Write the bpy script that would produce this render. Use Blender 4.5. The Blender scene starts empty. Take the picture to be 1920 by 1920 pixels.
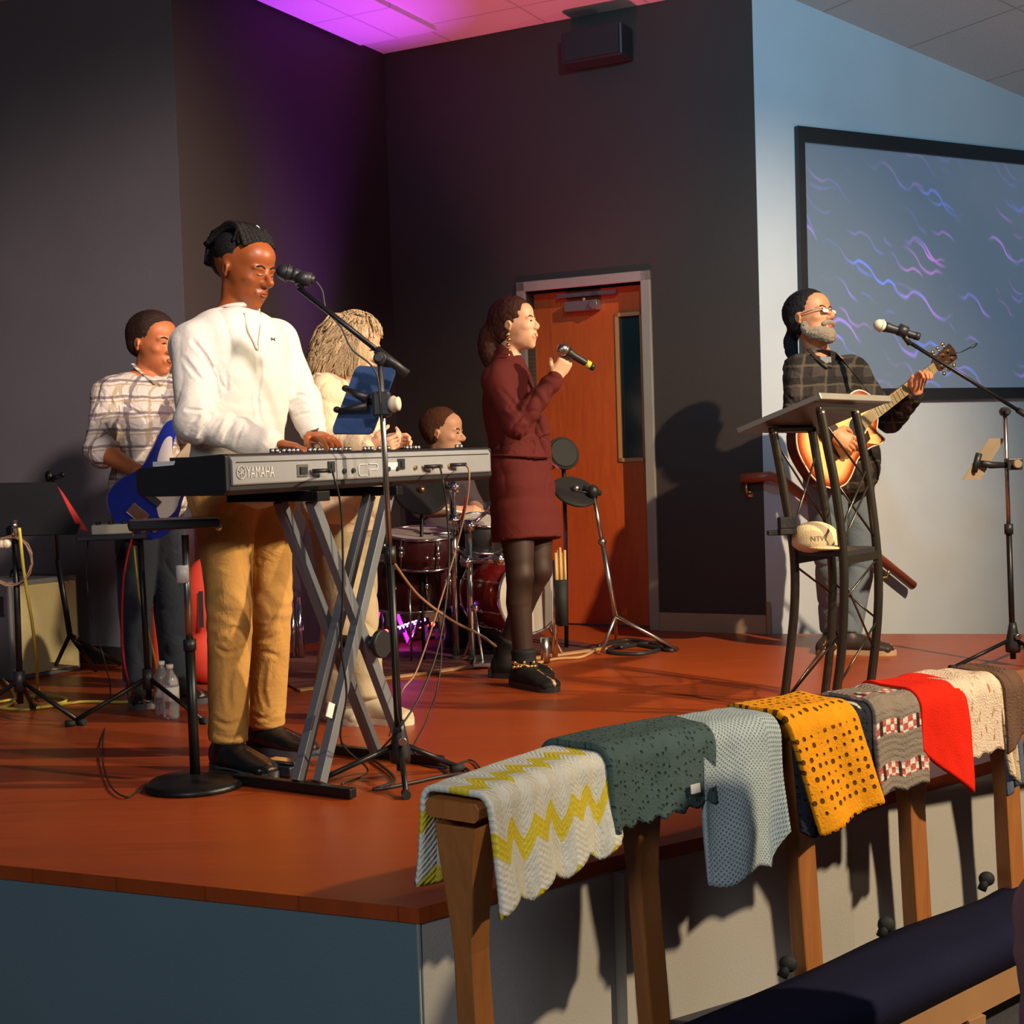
import bpy, bmesh, math, random
import numpy as np
from mathutils import Vector, Matrix, noise
from mathutils.bvhtree import BVHTree
random.seed(7)
V = Vector
sc = bpy.context.scene
COL = sc.collection
# ------------------------------------------------------------------ camera
FPX, PITCH, ROLL = 2600.0, math.atan(113/2600), 0.032
CAMP = V((0, 0, 1.0))
_f = V((0, math.cos(PITCH), -math.sin(PITCH)))
_r0 = V((1, 0, 0)); _u0 = V((0, math.sin(PITCH), math.cos(PITCH)))
_r = _r0*math.cos(ROLL) - _u0*math.sin(ROLL)
_u = _u0*math.cos(ROLL) + _r0*math.sin(ROLL)
cam_d = bpy.data.cameras.new('camera'); cam = bpy.data.objects.new('camera', cam_d); COL.objects.link(cam)
cam_d.sensor_width = 36; cam_d.lens = 36*FPX/1920; cam_d.clip_start = 0.05
m = Matrix((( _r.x, _u.x, -_f.x), (_r.y, _u.y, -_f.y), (_r.z, _u.z, -_f.z))).to_4x4(); m.translation = CAMP
cam.matrix_world = m
sc.camera = cam
def at(px, py, Y):
    "world point at world depth Y seen at pixel (px, py) of the 1920 frame"
    d = _f*FPX + _r*(px-960) + _u*(960-py)
    return CAMP + d*(Y/d.y)
def G(px, py, z=0.0):
    d = _f*FPX + _r*(px-960) + _u*(960-py)
    return CAMP + d*((z-CAMP.z)/d.z)
def proj(p):
    d = p-CAMP; k = d.dot(_f)
    return 960+FPX*d.dot(_r)/k, 960-FPX*d.dot(_u)/k
# ------------------------------------------------------------------ world, light, exposure
sc.view_settings.view_transform = 'Standard'; sc.view_settings.look = 'None'
sc.view_settings.gamma = 1; sc.view_settings.use_curve_mapping = False
sc.view_settings.exposure = 0.0
w = bpy.data.worlds.new('world'); sc.world = w; w.use_nodes = True
w.node_tree.nodes['Background'].inputs[0].default_value = (0.42, 0.52, 0.72, 1)
w.node_tree.nodes['Background'].inputs[1].default_value = 0.032
def spot(name, loc, aim, power, col, ang, blend=1.0, rad=0.06):
    d = bpy.data.lights.new(name, 'SPOT'); d.energy = power; d.color = col; d.spot_size = math.radians(ang)
    d.spot_blend = blend; d.shadow_soft_size = rad
    o = bpy.data.objects.new(name, d); COL.objects.link(o); o.location = loc
    o.rotation_euler = (V(aim)-V(loc)).to_track_quat('-Z', 'Y').to_euler(); return o
def area(name, loc, aim, power, col, size):
    d = bpy.data.lights.new(name, 'AREA'); d.energy = power; d.color = col; d.size = size
    o = bpy.data.objects.new(name, d); COL.objects.link(o); o.location = loc
    o.rotation_euler = (V(aim)-V(loc)).to_track_quat('-Z', 'Y').to_euler(); return o
spot('stage_spotlight', (5.3, 3.7, 3.3), (-1.0, 5.15, 1.10), 2000, (1.0, 0.82, 0.56), 48, 1.0, 0.08)
spot('stage_spotlight', (4.30, 1.2, 5.0), (1.55, 6.6, 0.85), 3300, (1.0, 0.80, 0.54), 34, 1.0, 0.07)
spot('stage_spotlight', (4.5, 1.5, 3.35), (1.30, 3.75, 0.0), 1450, (1.0, 0.80, 0.54), 50, 1.0, 0.07)
spot('stage_spotlight', (2.2, 0.2, 4.4), (-2.45, 7.0, 0.8), 2500, (1.0, 0.78, 0.70), 28, 1.0, 0.25)
spot('projector_light', (0.6, 3.2, 3.3), (1.70, 7.6, 2.65), 420, (0.24, 0.70, 1.0), 60, 1.0, 0.15)
spot('ceiling_bounce_fill', (3.6, 4.2, 0.6), (2.4, 7.0, 3.2), 60, (1.0, 0.93, 0.9), 70, 1.0, 0.2)  # added lamp, stands in for floor bounce on the sloped ceiling
area('hall_fill_light', (-1.3, -0.9, 2.6), (0.3, 3.4, -0.1), 64, (0.90, 0.94, 1.0), 1.2)
spot('violet_uplight', (-.72, 7.25, 0.3), (-0.92, 7.5, 3.36), 600, (0.50, 0.05, 1.0), 32, 1.0, 0.05)
spot('red_uplight', (0.15, 6.95, 0.3), (0.22, 7.35, 3.36), 260, (1.0, 0.14, 0.22), 56, 1.0, 0.05)
# ------------------------------------------------------------------ materials
def newmat(name):
    m = bpy.data.materials.new(name); m.use_nodes = True
    return m, m.node_tree, m.node_tree.nodes['Principled BSDF']
class NT:
    def __init__(s, name):
        s.m, s.t, s.b = newmat(name); s.tc = s.t.nodes.new('ShaderNodeTexCoord')
    def n(s, ty, **k):
        x = s.t.nodes.new(ty)
        for a, v in k.items():
            setattr(x, a, v)
        return x
    def put(s, sock, v):
        if isinstance(v, bpy.types.NodeSocket): s.t.links.new(v, sock)
        elif isinstance(v, tuple) and len(v) == 3 and sock.type == 'RGBA': sock.default_value = (*v, 1)
        else: sock.default_value = v
    def math(s, op, a, b=0.0, c=0.0):
        x = s.n('ShaderNodeMath', operation=op)
        s.put(x.inputs[0], a); s.put(x.inputs[1], b); s.put(x.inputs[2], c); return x.outputs[0]
    def mix(s, f, a, b):
        x = s.n('ShaderNodeMix', data_type='RGBA')
        s.put(x.inputs[0], f); s.put(x.inputs[6], a); s.put(x.inputs[7], b); return x.outputs[2]
    def uv(s, kind='UV', loc=(0,0,0), rot=(0,0,0), sca=(1,1,1)):
        mp = s.n('ShaderNodeMapping'); s.t.links.new(s.tc.outputs[kind], mp.inputs[0])
        mp.inputs[1].default_value = loc; mp.inputs[2].default_value = rot; mp.inputs[3].default_value = sca
        return mp.outputs[0]
    def xyz(s, v):
        x = s.n('ShaderNodeSeparateXYZ'); s.t.links.new(v, x.inputs[0]); return x.outputs
    def noise(s, v, scale, detail=3, rough=.5, dist=0):
        x = s.n('ShaderNodeTexNoise'); s.t.links.new(v, x.inputs['Vector']); x.inputs['Scale'].default_value = scale
        x.inputs['Detail'].default_value = detail; x.inputs['Roughness'].default_value = rough; x.inputs['Distortion'].default_value = dist
        return x.outputs['Fac']
    def voronoi(s, v, scale, rnd=1.0):
        x = s.n('ShaderNodeTexVoronoi'); s.t.links.new(v, x.inputs['Vector']); x.inputs['Scale'].default_value = scale
        x.inputs['Randomness'].default_value = rnd; return x.outputs['Distance']
    def step(s, v, a, b):
        x = s.n('ShaderNodeMapRange'); s.put(x.inputs[0], v); x.inputs[1].default_value = a; x.inputs[2].default_value = b; return x.outputs[0]
    def bump(s, h, strength=.3, dist=.01):
        x = s.n('ShaderNodeBump'); s.put(x.inputs['Height'], h); x.inputs['Strength'].default_value = strength
        x.inputs['Distance'].default_value = dist; s.t.links.new(x.outputs[0], s.b.inputs['Normal'])
    def set(s, col=None, rough=None, metal=None, spec=None):
        if col is not None: s.put(s.b.inputs['Base Color'], col)
        if rough is not None: s.put(s.b.inputs['Roughness'], rough)
        if metal is not None: s.b.inputs['Metallic'].default_value = metal
        if spec is not None: s.b.inputs['Specular IOR Level'].default_value = spec
        return s.m
def mat(name, col, rough=.6, metal=0.0, bump=0, bscale=60, var=.12, vscale=6, spec=.5, kind='Object'):
    t = NT(name); o = t.uv(kind)
    f = t.noise(o, vscale)
    c2 = tuple(max(0, c*(1-var*2)) for c in col); c1 = tuple(min(1, c*(1+var)) for c in col)
    if bump: t.bump(t.noise(o, bscale, 4), bump, .01)
    return t.set(t.mix(f, c2, c1), rough, metal, spec)
def glow(name, col, k):
    t = NT(name); t.b.inputs['Emission Color'].default_value = (*col, 1); t.b.inputs['Emission Strength'].default_value = k
    return t.set(col, .5)
K = {}
K['black'] = mat('black metal', (.012,.012,.013), .38, .3)
K['satin'] = mat('satin black plastic', (.018,.018,.02), .45)
K['rubber'] = mat('black rubber', (.012,.012,.012), .75, bump=.2)
K['chrome'] = mat('chrome', (.75,.77,.8), .16, 1.0, var=.03)
K['steel'] = mat('brushed steel', (.5,.48,.45), .32, 1.0)
K['brass'] = mat('brass', (.75,.5,.18), .28, 1.0)
K['greymetal'] = mat('grey painted metal', (.20,.21,.23), .42, .2, bump=.05, bscale=200)
K['white'] = mat('white plastic', (.8,.78,.74), .4)
K['cream'] = mat('cream plastic', (.75,.66,.48), .45)
K['cable'] = mat('black cable', (.02,.018,.018), .5)
K['cabletan'] = mat('tan cable', (.35,.2,.12), .5)
K['cablered'] = mat('red cable', (.6,.02,.02), .45)
K['cableyel'] = mat('yellow cable', (.62,.52,.08), .5)
K['paper'] = mat('paper', (.8,.78,.72), .8)
# ------------------------------------------------------------------ mesh builder
def frame(d, up=V((0,0,1))):
    d = V(d).normalized()
    if abs(d.dot(up)) > .98: up = V((1,0,0)) if abs(d.x) < .9 else V((0,1,0))
    s = d.cross(up).normalized(); return s, s.cross(d).normalized()
def cat(pts, n=6, closed=False):
    P = [V(p) for p in pts]; out = []; N = len(P)
    rng = range(N) if closed else range(N-1)
    for i in rng:
        if closed: a, b, c, d = P[i-1], P[i], P[(i+1) % N], P[(i+2) % N]
        else: a, b, c, d = P[max(i-1,0)], P[i], P[i+1], P[min(i+2,N-1)]
        for k in range(n):
            t = k/n
            out.append(.5*((2*b)+(c-a)*t+(2*a-5*b+4*c-d)*t*t+(3*b-a-3*c+d)*t*t*t))
    if not closed: out.append(P[-1].copy())
    return out
def fuse(prims, vx, org, name):
    lo = np.full(3, 1e9); hi = -lo
    for q in prims:
        if q[0] in 'EN': P_ = [q[1]]; r = max(q[2])
        else: P_ = q[1]; r = max(max(x) for x in q[4])
        A_ = np.array([tuple(p) for p in P_]); lo = np.minimum(lo, A_.min(0)-r); hi = np.maximum(hi, A_.max(0)+r)
    lo -= 4*vx; hi += 4*vx; N = np.ceil((hi-lo)/vx).astype(int)+1
    D = np.full(tuple(N), 1.0, np.float32)
    def sub(a, b):
        i0 = np.maximum(np.floor((a-lo)/vx).astype(int), 0); i1 = np.minimum(np.ceil((b-lo)/vx).astype(int)+1, N)
        g = [(lo[i]+vx*np.arange(i0[i], i1[i])).astype(np.float32) for i in range(3)]
        return tuple(slice(i0[i], i1[i]) for i in range(3)), g[0][:,None,None], g[1][None,:,None], g[2][None,None,:]
    def comb(sl, d, k):
        a = D[sl]; h = np.maximum(k-np.abs(a-d), 0)/k; D[sl] = np.minimum(a, d)-h*h*(k*.25)
    for q in prims:
        if q[0] in 'EN':
            c, r, ax, k = q[1:]; m_ = max(r)+k*.6+3*vx; ca = np.array(tuple(c))
            sl, x, y, z = sub(ca-m_, ca+m_); x = x-c.x; y = y-c.y; z = z-c.z
            u = [(x*e.x+y*e.y+z*e.z) for e in ax]
            k0 = np.sqrt(sum((u[i]/r[i])**2 for i in range(3)))+1e-6; k1 = np.sqrt(sum((u[i]/r[i]**2)**2 for i in range(3)))+1e-6
            de = np.where(k0 < .3, (k0-1)*min(r), k0*(k0-1)/k1)
            if q[0] == 'E': comb(sl, de, k)
            else: a = D[sl]; h = np.maximum(k-np.abs(a+de), 0)/k; D[sl] = np.maximum(a, -de)+h*h*(k*.25)
        else:
            P_, FA, FB, FR, k, cap = q[1:]; n = len(P_)
            rm = max(max(x) for x in FR); m_ = rm+k*.6+3*vx; A_ = np.array([tuple(p) for p in P_])
            sl, X, Y, Z = sub(A_.min(0)-m_, A_.max(0)+m_); best = None
            for i in range(n-1):
                p, d = P_[i], P_[i+1]-P_[i]; L2 = d.length_squared
                if L2 < 1e-12: continue
                L = math.sqrt(L2); px, py, pz = X-p.x, Y-p.y, Z-p.z
                tu = (px*d.x+py*d.y+pz*d.z)/L2; t = np.clip(tu, 0, 1)
                e = FA[i]+FA[i+1]; e.normalize(); b = d.cross(e).normalized()
                w0, h0 = FR[i]; w1, h1 = FR[i+1]; w = w0+(w1-w0)*t; h = h0+(h1-h0)*t; mn = np.minimum(w, h)
                back = sum((P_[j+1]-P_[j]).length for j in range(i)); fore = sum((P_[j+1]-P_[j]).length for j in range(i+1, n-1))
                cz = np.minimum(mn, np.where(tu < .5, back, fore)+mn*cap)
                u = (px*e.x+py*e.y+pz*e.z)/w; v = (px*b.x+py*b.y+pz*b.z)/h; a_ = (tu-t)*L/cz
                k0 = np.sqrt(u*u+v*v+a_*a_)+1e-6; k1 = np.sqrt((u/w)**2+(v/h)**2+(a_/cz)**2)+1e-6
                dd_ = np.where(k0 < .3, (k0-1)*mn, k0*(k0-1)/k1)
                best = dd_ if best is None else np.minimum(best, dd_)
            comb(sl, best, k)
    S = D < 0; n0, n1, n2 = N-1
    C = [(i, j, k) for i in (0,1) for j in (0,1) for k in (0,1)]
    cs = lambda Q, c: Q[c[0]:c[0]+n0, c[1]:c[1]+n1, c[2]:c[2]+n2]
    cnt = sum(cs(S, c).astype(np.int8) for c in C); act = (cnt > 0) & (cnt < 8)
    I = np.argwhere(act); idx = np.full((n0, n1, n2), -1, np.int32); idx[act] = np.arange(len(I))
    acc = np.zeros((len(I), 3)); num = np.zeros(len(I))
    for a in C:
        for ax in range(3):
            if a[ax]: continue
            b = list(a); b[ax] = 1
            va = D[I[:,0]+a[0], I[:,1]+a[1], I[:,2]+a[2]]; vb = D[I[:,0]+b[0], I[:,1]+b[1], I[:,2]+b[2]]
            m_ = (va < 0) != (vb < 0); t = np.where(m_, va/np.where(m_, va-vb, 1), 0)
            pos = np.array(a, float)[None].repeat(len(I), 0); pos[:, ax] += t
            acc += pos*m_[:, None]; num += m_
    vs = (I+acc/num[:, None])*vx+lo-np.array(tuple(org)); qs = []
    for ax in range(3):
        b, c = (ax+1) % 3, (ax+2) % 3
        sa = [slice(None)]*3; sb = [slice(None)]*3; sa[ax] = slice(0, -1); sb[ax] = slice(1, None)
        ch = np.argwhere(S[tuple(sa)] != S[tuple(sb)]); ch = ch[(ch[:, b] > 0) & (ch[:, c] > 0)]
        ins = S[ch[:,0], ch[:,1], ch[:,2]]
        def o(db, dc):
            z = ch.copy(); z[:, b] -= db; z[:, c] -= dc; return idx[z[:,0], z[:,1], z[:,2]]
        Q = np.stack([o(1,1), o(0,1), o(0,0), o(1,0)], 1); Q[~ins] = Q[~ins][:, ::-1]; qs.append(Q)
    Q = np.concatenate(qs); me = bpy.data.meshes.new(name)
    me.vertices.add(len(vs)); me.vertices.foreach_set('co', vs.astype(np.float32).ravel())
    me.loops.add(Q.size); me.loops.foreach_set('vertex_index', Q.ravel().astype(np.int32))
    me.polygons.add(len(Q)); me.polygons.foreach_set('loop_start', np.arange(0, Q.size, 4, dtype=np.int32))
    me.update(calc_edges=True); me.validate(); return me
class MB:
    def __init__(s): s.v = []; s.f = []; s.mi = []; s.sm = []; s.uv = []; s.pr = []; s.k = .02; s.rec = True; s.cap = .3
    def add(s, vs, fs, mi=0, smooth=True, uvs=None):
        o = len(s.v); s.v += [V(p) for p in vs]; s.uv += (uvs or [(0,0)]*len(vs))
        for f in fs: s.f.append([i+o for i in f]); s.mi.append(mi); s.sm.append(smooth)
        return s
    def box(s, c, size, ax=None, mi=0):
        X, Y, Z = ax or (V((1,0,0)), V((0,1,0)), V((0,0,1))); c = V(c)
        vs = [c+X*(i*size[0]/2)+Y*(j*size[1]/2)+Z*(k*size[2]/2) for k in (-1,1) for j in (-1,1) for i in (-1,1)]
        return s.add(vs, [(0,2,3,1),(4,5,7,6),(0,1,5,4),(2,6,7,3),(0,4,6,2),(1,3,7,5)], mi, False)
    def beam(s, p, q, w, h, up=V((0,0,1)), mi=0):
        p, q = V(p), V(q); a, b = frame(q-p, up)
        return s.box((p+q)/2, (w, (q-p).length, h), (a, (q-p).normalized(), b), mi)
    def hexa(s, b, t, mi=0):
        n = len(b); fs = [tuple(reversed(range(n))), tuple(range(n, 2*n))]+[(i,(i+1)%n,n+(i+1)%n,n+i) for i in range(n)]
        return s.add(list(b)+list(t), fs, mi, False)
    def prism(s, pts, thick, mi=0, uvs=None):
        b = [V(p) for p in pts]; t = [p+V(thick) for p in b]; n = len(b)
        s.add(b, [tuple(reversed(range(n)))], mi, False, uvs); s.add(t, [tuple(range(n))], mi, False, uvs)
        return s.add(b+t, [(i,(i+1)%n,n+(i+1)%n,n+i) for i in range(n)], mi, n > 12)
    def tube(s, pts, r, n=10, mi=0, caps=True, ell=None, side=None):
        P = [V(p) for p in pts]; N = len(P); R = r if isinstance(r, list) else [r]*N
        vs = []; prev = None; FA = []; FR = []; FB = []
        for i, p in enumerate(P):
            d = (P[min(i+1,N-1)]-P[max(i-1,0)])
            if d.length < 1e-9: d = V((0,0,1))
            d.normalize()
            if side is not None:
                a = side[i] if isinstance(side, list) else side
                a = (a - d*a.dot(d)).normalized(); b = d.cross(a)
            elif prev is None: a = frame(d)[0]; b = d.cross(a)
            else: a = (prev-d*prev.dot(d)).normalized(); b = d.cross(a)
            prev = a; FA.append(a); FB.append(b)
            q_ = R[min(i, len(R)-1)]; ra, rb = (q_ if isinstance(q_, tuple) else (q_, q_)); FR.append((ra, rb))
            for k in range(n):
                t = 2*math.pi*k/n; vs.append(p+a*(math.cos(t)*ra)+b*(math.sin(t)*rb))
        if s.rec: s.pr.append(('L', P, FA, FB, FR, s.k, s.cap if s.rec is True else 1.0))
        fs = [(i*n+k, i*n+(k+1)%n, (i+1)*n+(k+1)%n, (i+1)*n+k) for i in range(N-1) for k in range(n)]
        s.add(vs, fs, mi)
        if caps:
            o = len(s.v)-len(vs)
            s.f.append([o+k for k in reversed(range(n))]); s.mi.append(mi); s.sm.append(False)
            s.f.append([o+(N-1)*n+k for k in range(n)]); s.mi.append(mi); s.sm.append(False)
        return s
    def ell(s, c, r, ax=None, nu=16, nv=10, mi=0):
        X, Y, Z = ax or (V((1,0,0)), V((0,1,0)), V((0,0,1))); c = V(c)
        if not isinstance(r, (tuple, list)): r = (r, r, r)
        if s.rec: s.pr.append(('E', c, r, (X, Y, Z), s.k))
        vs = [c-Z*r[2]]
        for j in range(1, nv):
            ph = -math.pi/2+math.pi*j/nv
            for i in range(nu):
                t = 2*math.pi*i/nu
                vs.append(c+X*(r[0]*math.cos(ph)*math.cos(t))+Y*(r[1]*math.cos(ph)*math.sin(t))+Z*(r[2]*math.sin(ph)))
        vs.append(c+Z*r[2]); L = len(vs)-1
        fs = [(0, 1+(i+1)%nu, 1+i) for i in range(nu)]
        for j in range(nv-2):
            a = 1+j*nu; fs += [(a+i, a+(i+1)%nu, a+nu+(i+1)%nu, a+nu+i) for i in range(nu)]
        a = 1+(nv-2)*nu; fs += [(a+i, a+(i+1)%nu, L) for i in range(nu)]
        return s.add(vs, fs, mi)
    def carve(s, c, r, ax): s.pr.append(('N', V(c), r, ax, s.k)); return s
    def chain(s, pts, rad, n=12):
        s.rec = 2; s.tube(pts, rad, n); s.rec = False
        for p, r in zip(pts, rad):
            rr = r if not isinstance(r, tuple) else min(r)
            s.ell(p, rr*.99, nu=n, nv=8)
        s.rec = True; return s
    def lathe(s, p, axis, prof, n=20, mi=0):
        "profile of (distance along axis, radius)"
        a = V(axis).normalized()
        return s.tube([V(p)+a*t for t, r in prof], [r for t, r in prof], n, mi)
    def disc(s, c, axis, r, h, n=28, mi=0, bev=.15):
        a = V(axis).normalized(); e = min(h, r)*bev
        X, Y = frame(a); c = V(c); prof = [(-h/2, r-e), (-h/2+e, r), (h/2-e, r), (h/2, r-e)]
        vs = [c+a*z+X*(q*math.cos(2*math.pi*k/n))+Y*(q*math.sin(2*math.pi*k/n)) for z, q in prof for k in range(n)]
        fs = [(i*n+k, (i+1)*n+k, (i+1)*n+(k+1)%n, i*n+(k+1)%n) for i in range(3) for k in range(n)]
        s.add(vs, fs, mi); o = len(s.v)-len(vs)
        s.f.append([o+k for k in range(n)]); s.mi.append(mi); s.sm.append(False)
        s.f.append([o+3*n+k for k in reversed(range(n))]); s.mi.append(mi); s.sm.append(False)
        return s
    def ring(s, c, axis, R, r, n=28, m=8, mi=0, a0=0, a1=2*math.pi):
        X, Y = frame(axis); c = V(c); full = abs(a1-a0-2*math.pi) < 1e-4
        pts = [c+X*(R*math.cos(a0+(a1-a0)*k/n))+Y*(R*math.sin(a0+(a1-a0)*k/n)) for k in range(n+1)]
        return s.tube(pts, r, m, mi, caps=not full)
    def grid(s, fn, nu, nv, mi=0, smooth=True):
        vs = []; uvs = []
        for j in range(nv+1):
            for i in range(nu+1):
                vs.append(fn(i/nu, j/nv)); uvs.append((i/nu, j/nv))
        fs = [(j*(nu+1)+i, j*(nu+1)+i+1, (j+1)*(nu+1)+i+1, (j+1)*(nu+1)+i) for j in range(nv) for i in range(nu)]
        return s.add(vs, fs, mi, smooth, uvs)
    def mesh(s, name, org):
        me = bpy.data.meshes.new(name); me.from_pydata([p-org for p in s.v], [], s.f)
        me.polygons.foreach_set('material_index', s.mi); me.polygons.foreach_set('use_smooth', s.sm)
        ul = me.uv_layers.new(name='UVMap')
        lv = [l.vertex_index for l in me.loops]
        ul.data.foreach_set('uv', [c for i in lv for c in s.uv[i]])
        me.update(); return me
    def build(s, name, mats, parent=None, bevel=0, solid=0, org=None):
        if org is None:
            if parent is not None: org = ORG[parent.name]
            else:
                n = len(s.v); org = sum(s.v, V((0,0,0)))/n; org.z = min(p.z for p in s.v)
        me = s.mesh(name, org); o = bpy.data.objects.new(name, me); COL.objects.link(o)
        for mm in (mats if isinstance(mats, (list, tuple)) else [mats]): me.materials.append(K[mm] if isinstance(mm, str) else mm)
        finish(o, parent, org)
        if solid:
            md = o.modifiers.new('s', 'SOLIDIFY'); md.thickness = solid; md.offset = 0
        if bevel:
            md = o.modifiers.new('b', 'BEVEL'); md.width = bevel; md.segments = 2; md.limit_method = 'ANGLE'; md.angle_limit = .7
        return o
    def skin(s, name, mats, parent, voxel=.006, smooth=4, disp=None, face_mat=None):
        "fuse the overlapping closed shapes into one continuous surface (smooth union, then surface nets)"
        org = ORG[parent.name]
        nm = fuse(s.pr, voxel, org, name)
        if disp:
            ns = [v.normal.copy() for v in nm.vertices]
            for v, n_ in zip(nm.vertices, ns): v.co += n_*disp(v.co+org, n_)
        nm.materials.clear()
        for mm in (mats if isinstance(mats, (list, tuple)) else [mats]): nm.materials.append(K[mm] if isinstance(mm, str) else mm)
        for p in nm.polygons: p.use_smooth = True
        if face_mat:
            for p in nm.polygons: p.material_index = face_mat(p.center+org)
        nm.update()
        o = bpy.data.objects.new(name, nm); COL.objects.link(o); finish(o, parent, org); return o
ORG = {}
def finish(o, parent, org):
    ORG[o.name] = V(org)
    if parent is not None:
        o.parent = parent; o.location = V(org)-ORG[parent.name]
    else: o.location = org
def tag(o, label=None, category=None, group=None, kind=None):
    if label: o['label'] = label
    if category: o['category'] = category
    if group: o['group'] = group
    if kind: o['kind'] = kind
    return o
def thing(name, label, category, loc, group=None):
    o = bpy.data.objects.new(name, None); o.empty_display_size = .1; COL.objects.link(o)
    o.location = loc; ORG[o.name] = V(loc)
    return tag(o, label, category, group)
def struct(o, label=None): return tag(o, label, kind='structure')
def copy_tree(o, off, label):
    r = o.copy(); COL.objects.link(r); r.location = o.location+V(off); r['label'] = label
    for ch in list(o.children):
        c = ch.copy(); COL.objects.link(c); c.parent = r
        for g in ch.children: d = g.copy(); COL.objects.link(d); d.parent = c
    return r
def bvh_of(*obs):
    vs = []; fs = []
    for o in obs:
        k = len(vs); org = ORG[o.name]
        vs += [v.co+org for v in o.data.vertices]; fs += [[i+k for i in p.vertices] for p in o.data.polygons]
    return BVHTree.FromPolygons(vs, fs)
def hit(px, py, bv, default=5):
    d = (_f*FPX + _r*(px-960) + _u*(960-py)).normalized()
    p, n, i, t = bv.ray_cast(CAMP, d)
    return (p, n) if p else (at(px, py, default), V((0,-1,0)))
def text_mb(txt, o, X, Y, h, depth=.0015, width=None):
    "letters standing on the plane through o spanned by X (reading direction) and Y (up)"
    c = bpy.data.curves.new('t', 'FONT'); c.body = txt; c.size = 1; c.extrude = 0
    ob = bpy.data.objects.new('t', c); COL.objects.link(ob)
    dg = bpy.context.evaluated_depsgraph_get(); dg.update()
    me = bpy.data.meshes.new_from_object(ob.evaluated_get(dg)); bpy.data.objects.remove(ob)
    xs = [v.co.x for v in me.vertices]; ys = [v.co.y for v in me.vertices]
    w_ = max(xs)-min(xs); hh = max(ys)-min(ys); sx = (width or w_*h/hh)/w_
    N = V(X).cross(V(Y)).normalized(); mb = MB()
    vs = [V(o)+V(X)*((v.co.x-min(xs))*sx)+V(Y)*((v.co.y-min(ys))*h/hh)+N*depth for v in me.vertices]
    mb.add(vs, [list(p.vertices) for p in me.polygons], 0, False); return mb
# ------------------------------------------------------------------ the room
STAGE_Z, HALL_Z = 0.0, -0.45
A = V((-.67, 8.30, 0)); B = V((1.32, 7.26, 0))
dn = V((-.463, -.886, 0)); dd = (B-A).normalized(); bd = V((.875, .484, 0)).normalized()
Lc = A+dn*1.86
ZC = 3.37
def wallmat(name, col, rough=.75, b=.12, bs=140, var=.08):
    return mat(name, col, rough, bump=b, bscale=bs, var=var, vscale=2.2)
wm_dark = wallmat('dark brown wall paint', (.034,.022,.017)); wm_grey = wallmat('grey wall paint', (.16,.15,.165))
wm_side = wallmat('dark grey wall paint', (.030,.020,.019))
wm_white = wallmat('pale wall paint', (.56,.58,.62), .6)
def wall(name, p, q, z0, z1, m, thick=.12, z1b=None, label=None, n_=None):
    p, q = V(p), V(q); n = n_ or (q-p).cross(V((0,0,1))).normalized()
    if n.dot(-(p+q)/2) > 0: n = -n
    z1b = z1 if z1b is None else z1b
    b = [V((p.x,p.y,z0)), V((q.x,q.y,z0)), V((q.x,q.y,z1b)), V((p.x,p.y,z1))]
    mb = MB().hexa(b, [x+n*thick for x in b]); return struct(mb.build(name, m), label)
wall('wall_left', Lc, Lc-dd*4.2, -.0, ZC+.2, wm_grey, .1)
wall('wall_left_return', Lc+V((.002,0,0)), A, -.0, ZC+.2, wm_side, .1)
# back wall with a door opening
def onB(px, py):          # point on the plane of the dark back wall
    d = _f*FPX + _r*(px-960) + _u*(960-py); n = V((-dd.y, dd.x, 0))
    return CAMP + d*((A-CAMP).dot(n)/d.dot(n))
def sB(px, py): return (onB(px, py)-A).dot(dd)
LB = (B-A).length; nB = V((dd.y, -dd.x, 0))
if nB.y > 0: nB = -nB
s0, s1 = sB(978, 800), sB(1228, 800); zt = onB(1100, 518).z
fw = .055; o0, o1, oz = s0+fw, s1-fw, zt-.055
mb = MB()
def slab(sa, sb, za, zb, off=0, th=.14, M_=0):
    b = [A+dd*sa+nB*off, A+dd*sb+nB*off]
    q = [V((b[0].x,b[0].y,za)), V((b[1].x,b[1].y,za)), V((b[1].x,b[1].y,zb)), V((b[0].x,b[0].y,zb))]
    mb.hexa(q, [x-nB*th for x in q], M_)
slab(0, o0, 0, ZC+.2); slab(o1, LB, 0, ZC+.2); slab(o0, o1, oz, ZC+.2)
struct(mb.build('wall_back', wm_dark))
# door
dr = thing('door_1', 'orange-brown wooden door in a grey metal frame in the dark wall', 'door', A+dd*((s0+s1)/2)); dr['kind'] = 'structure'
K['frame'] = mat('door frame paint', (.26,.22,.18), .5); 
t = NT('door wood'); u = t.uv('Object', sca=(6,6,.7)); nz = t.noise(u, 5, 6, .6, 1.5)
K['doorwood'] = t.set(t.mix(nz, (.34,.045,.008), (.60,.105,.02)), .38)
K['glassdark'] = mat('dark door glass', (.02,.03,.03), .1)
mb = MB(); slab(s0, o0, 0, zt, .02, .18); slab(o1, s1, 0, zt, .02, .18); slab(s0, s1, oz, zt, .02, .18)
mb.build('door_frame', 'frame', dr, bevel=.004)
ws0, ws1 = sB(1143, 700), sB(1196, 700); wz1, wz0 = onB(1165, 583).z, onB(1170, 866).z
mb = MB(); D0 = -.10
slab(o0, ws0+.012, .01, oz-.005, D0, .045); slab(ws1-.012, o1, .01, oz-.005, D0, .045)
slab(ws0+.012, ws1-.012, .01, wz0+.012, D0, .045); slab(ws0+.012, ws1-.012, wz1-.012, oz-.005, D0, .045)
leaf = mb.build('door_leaf', 'doorwood', dr)
mb = MB()
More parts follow.
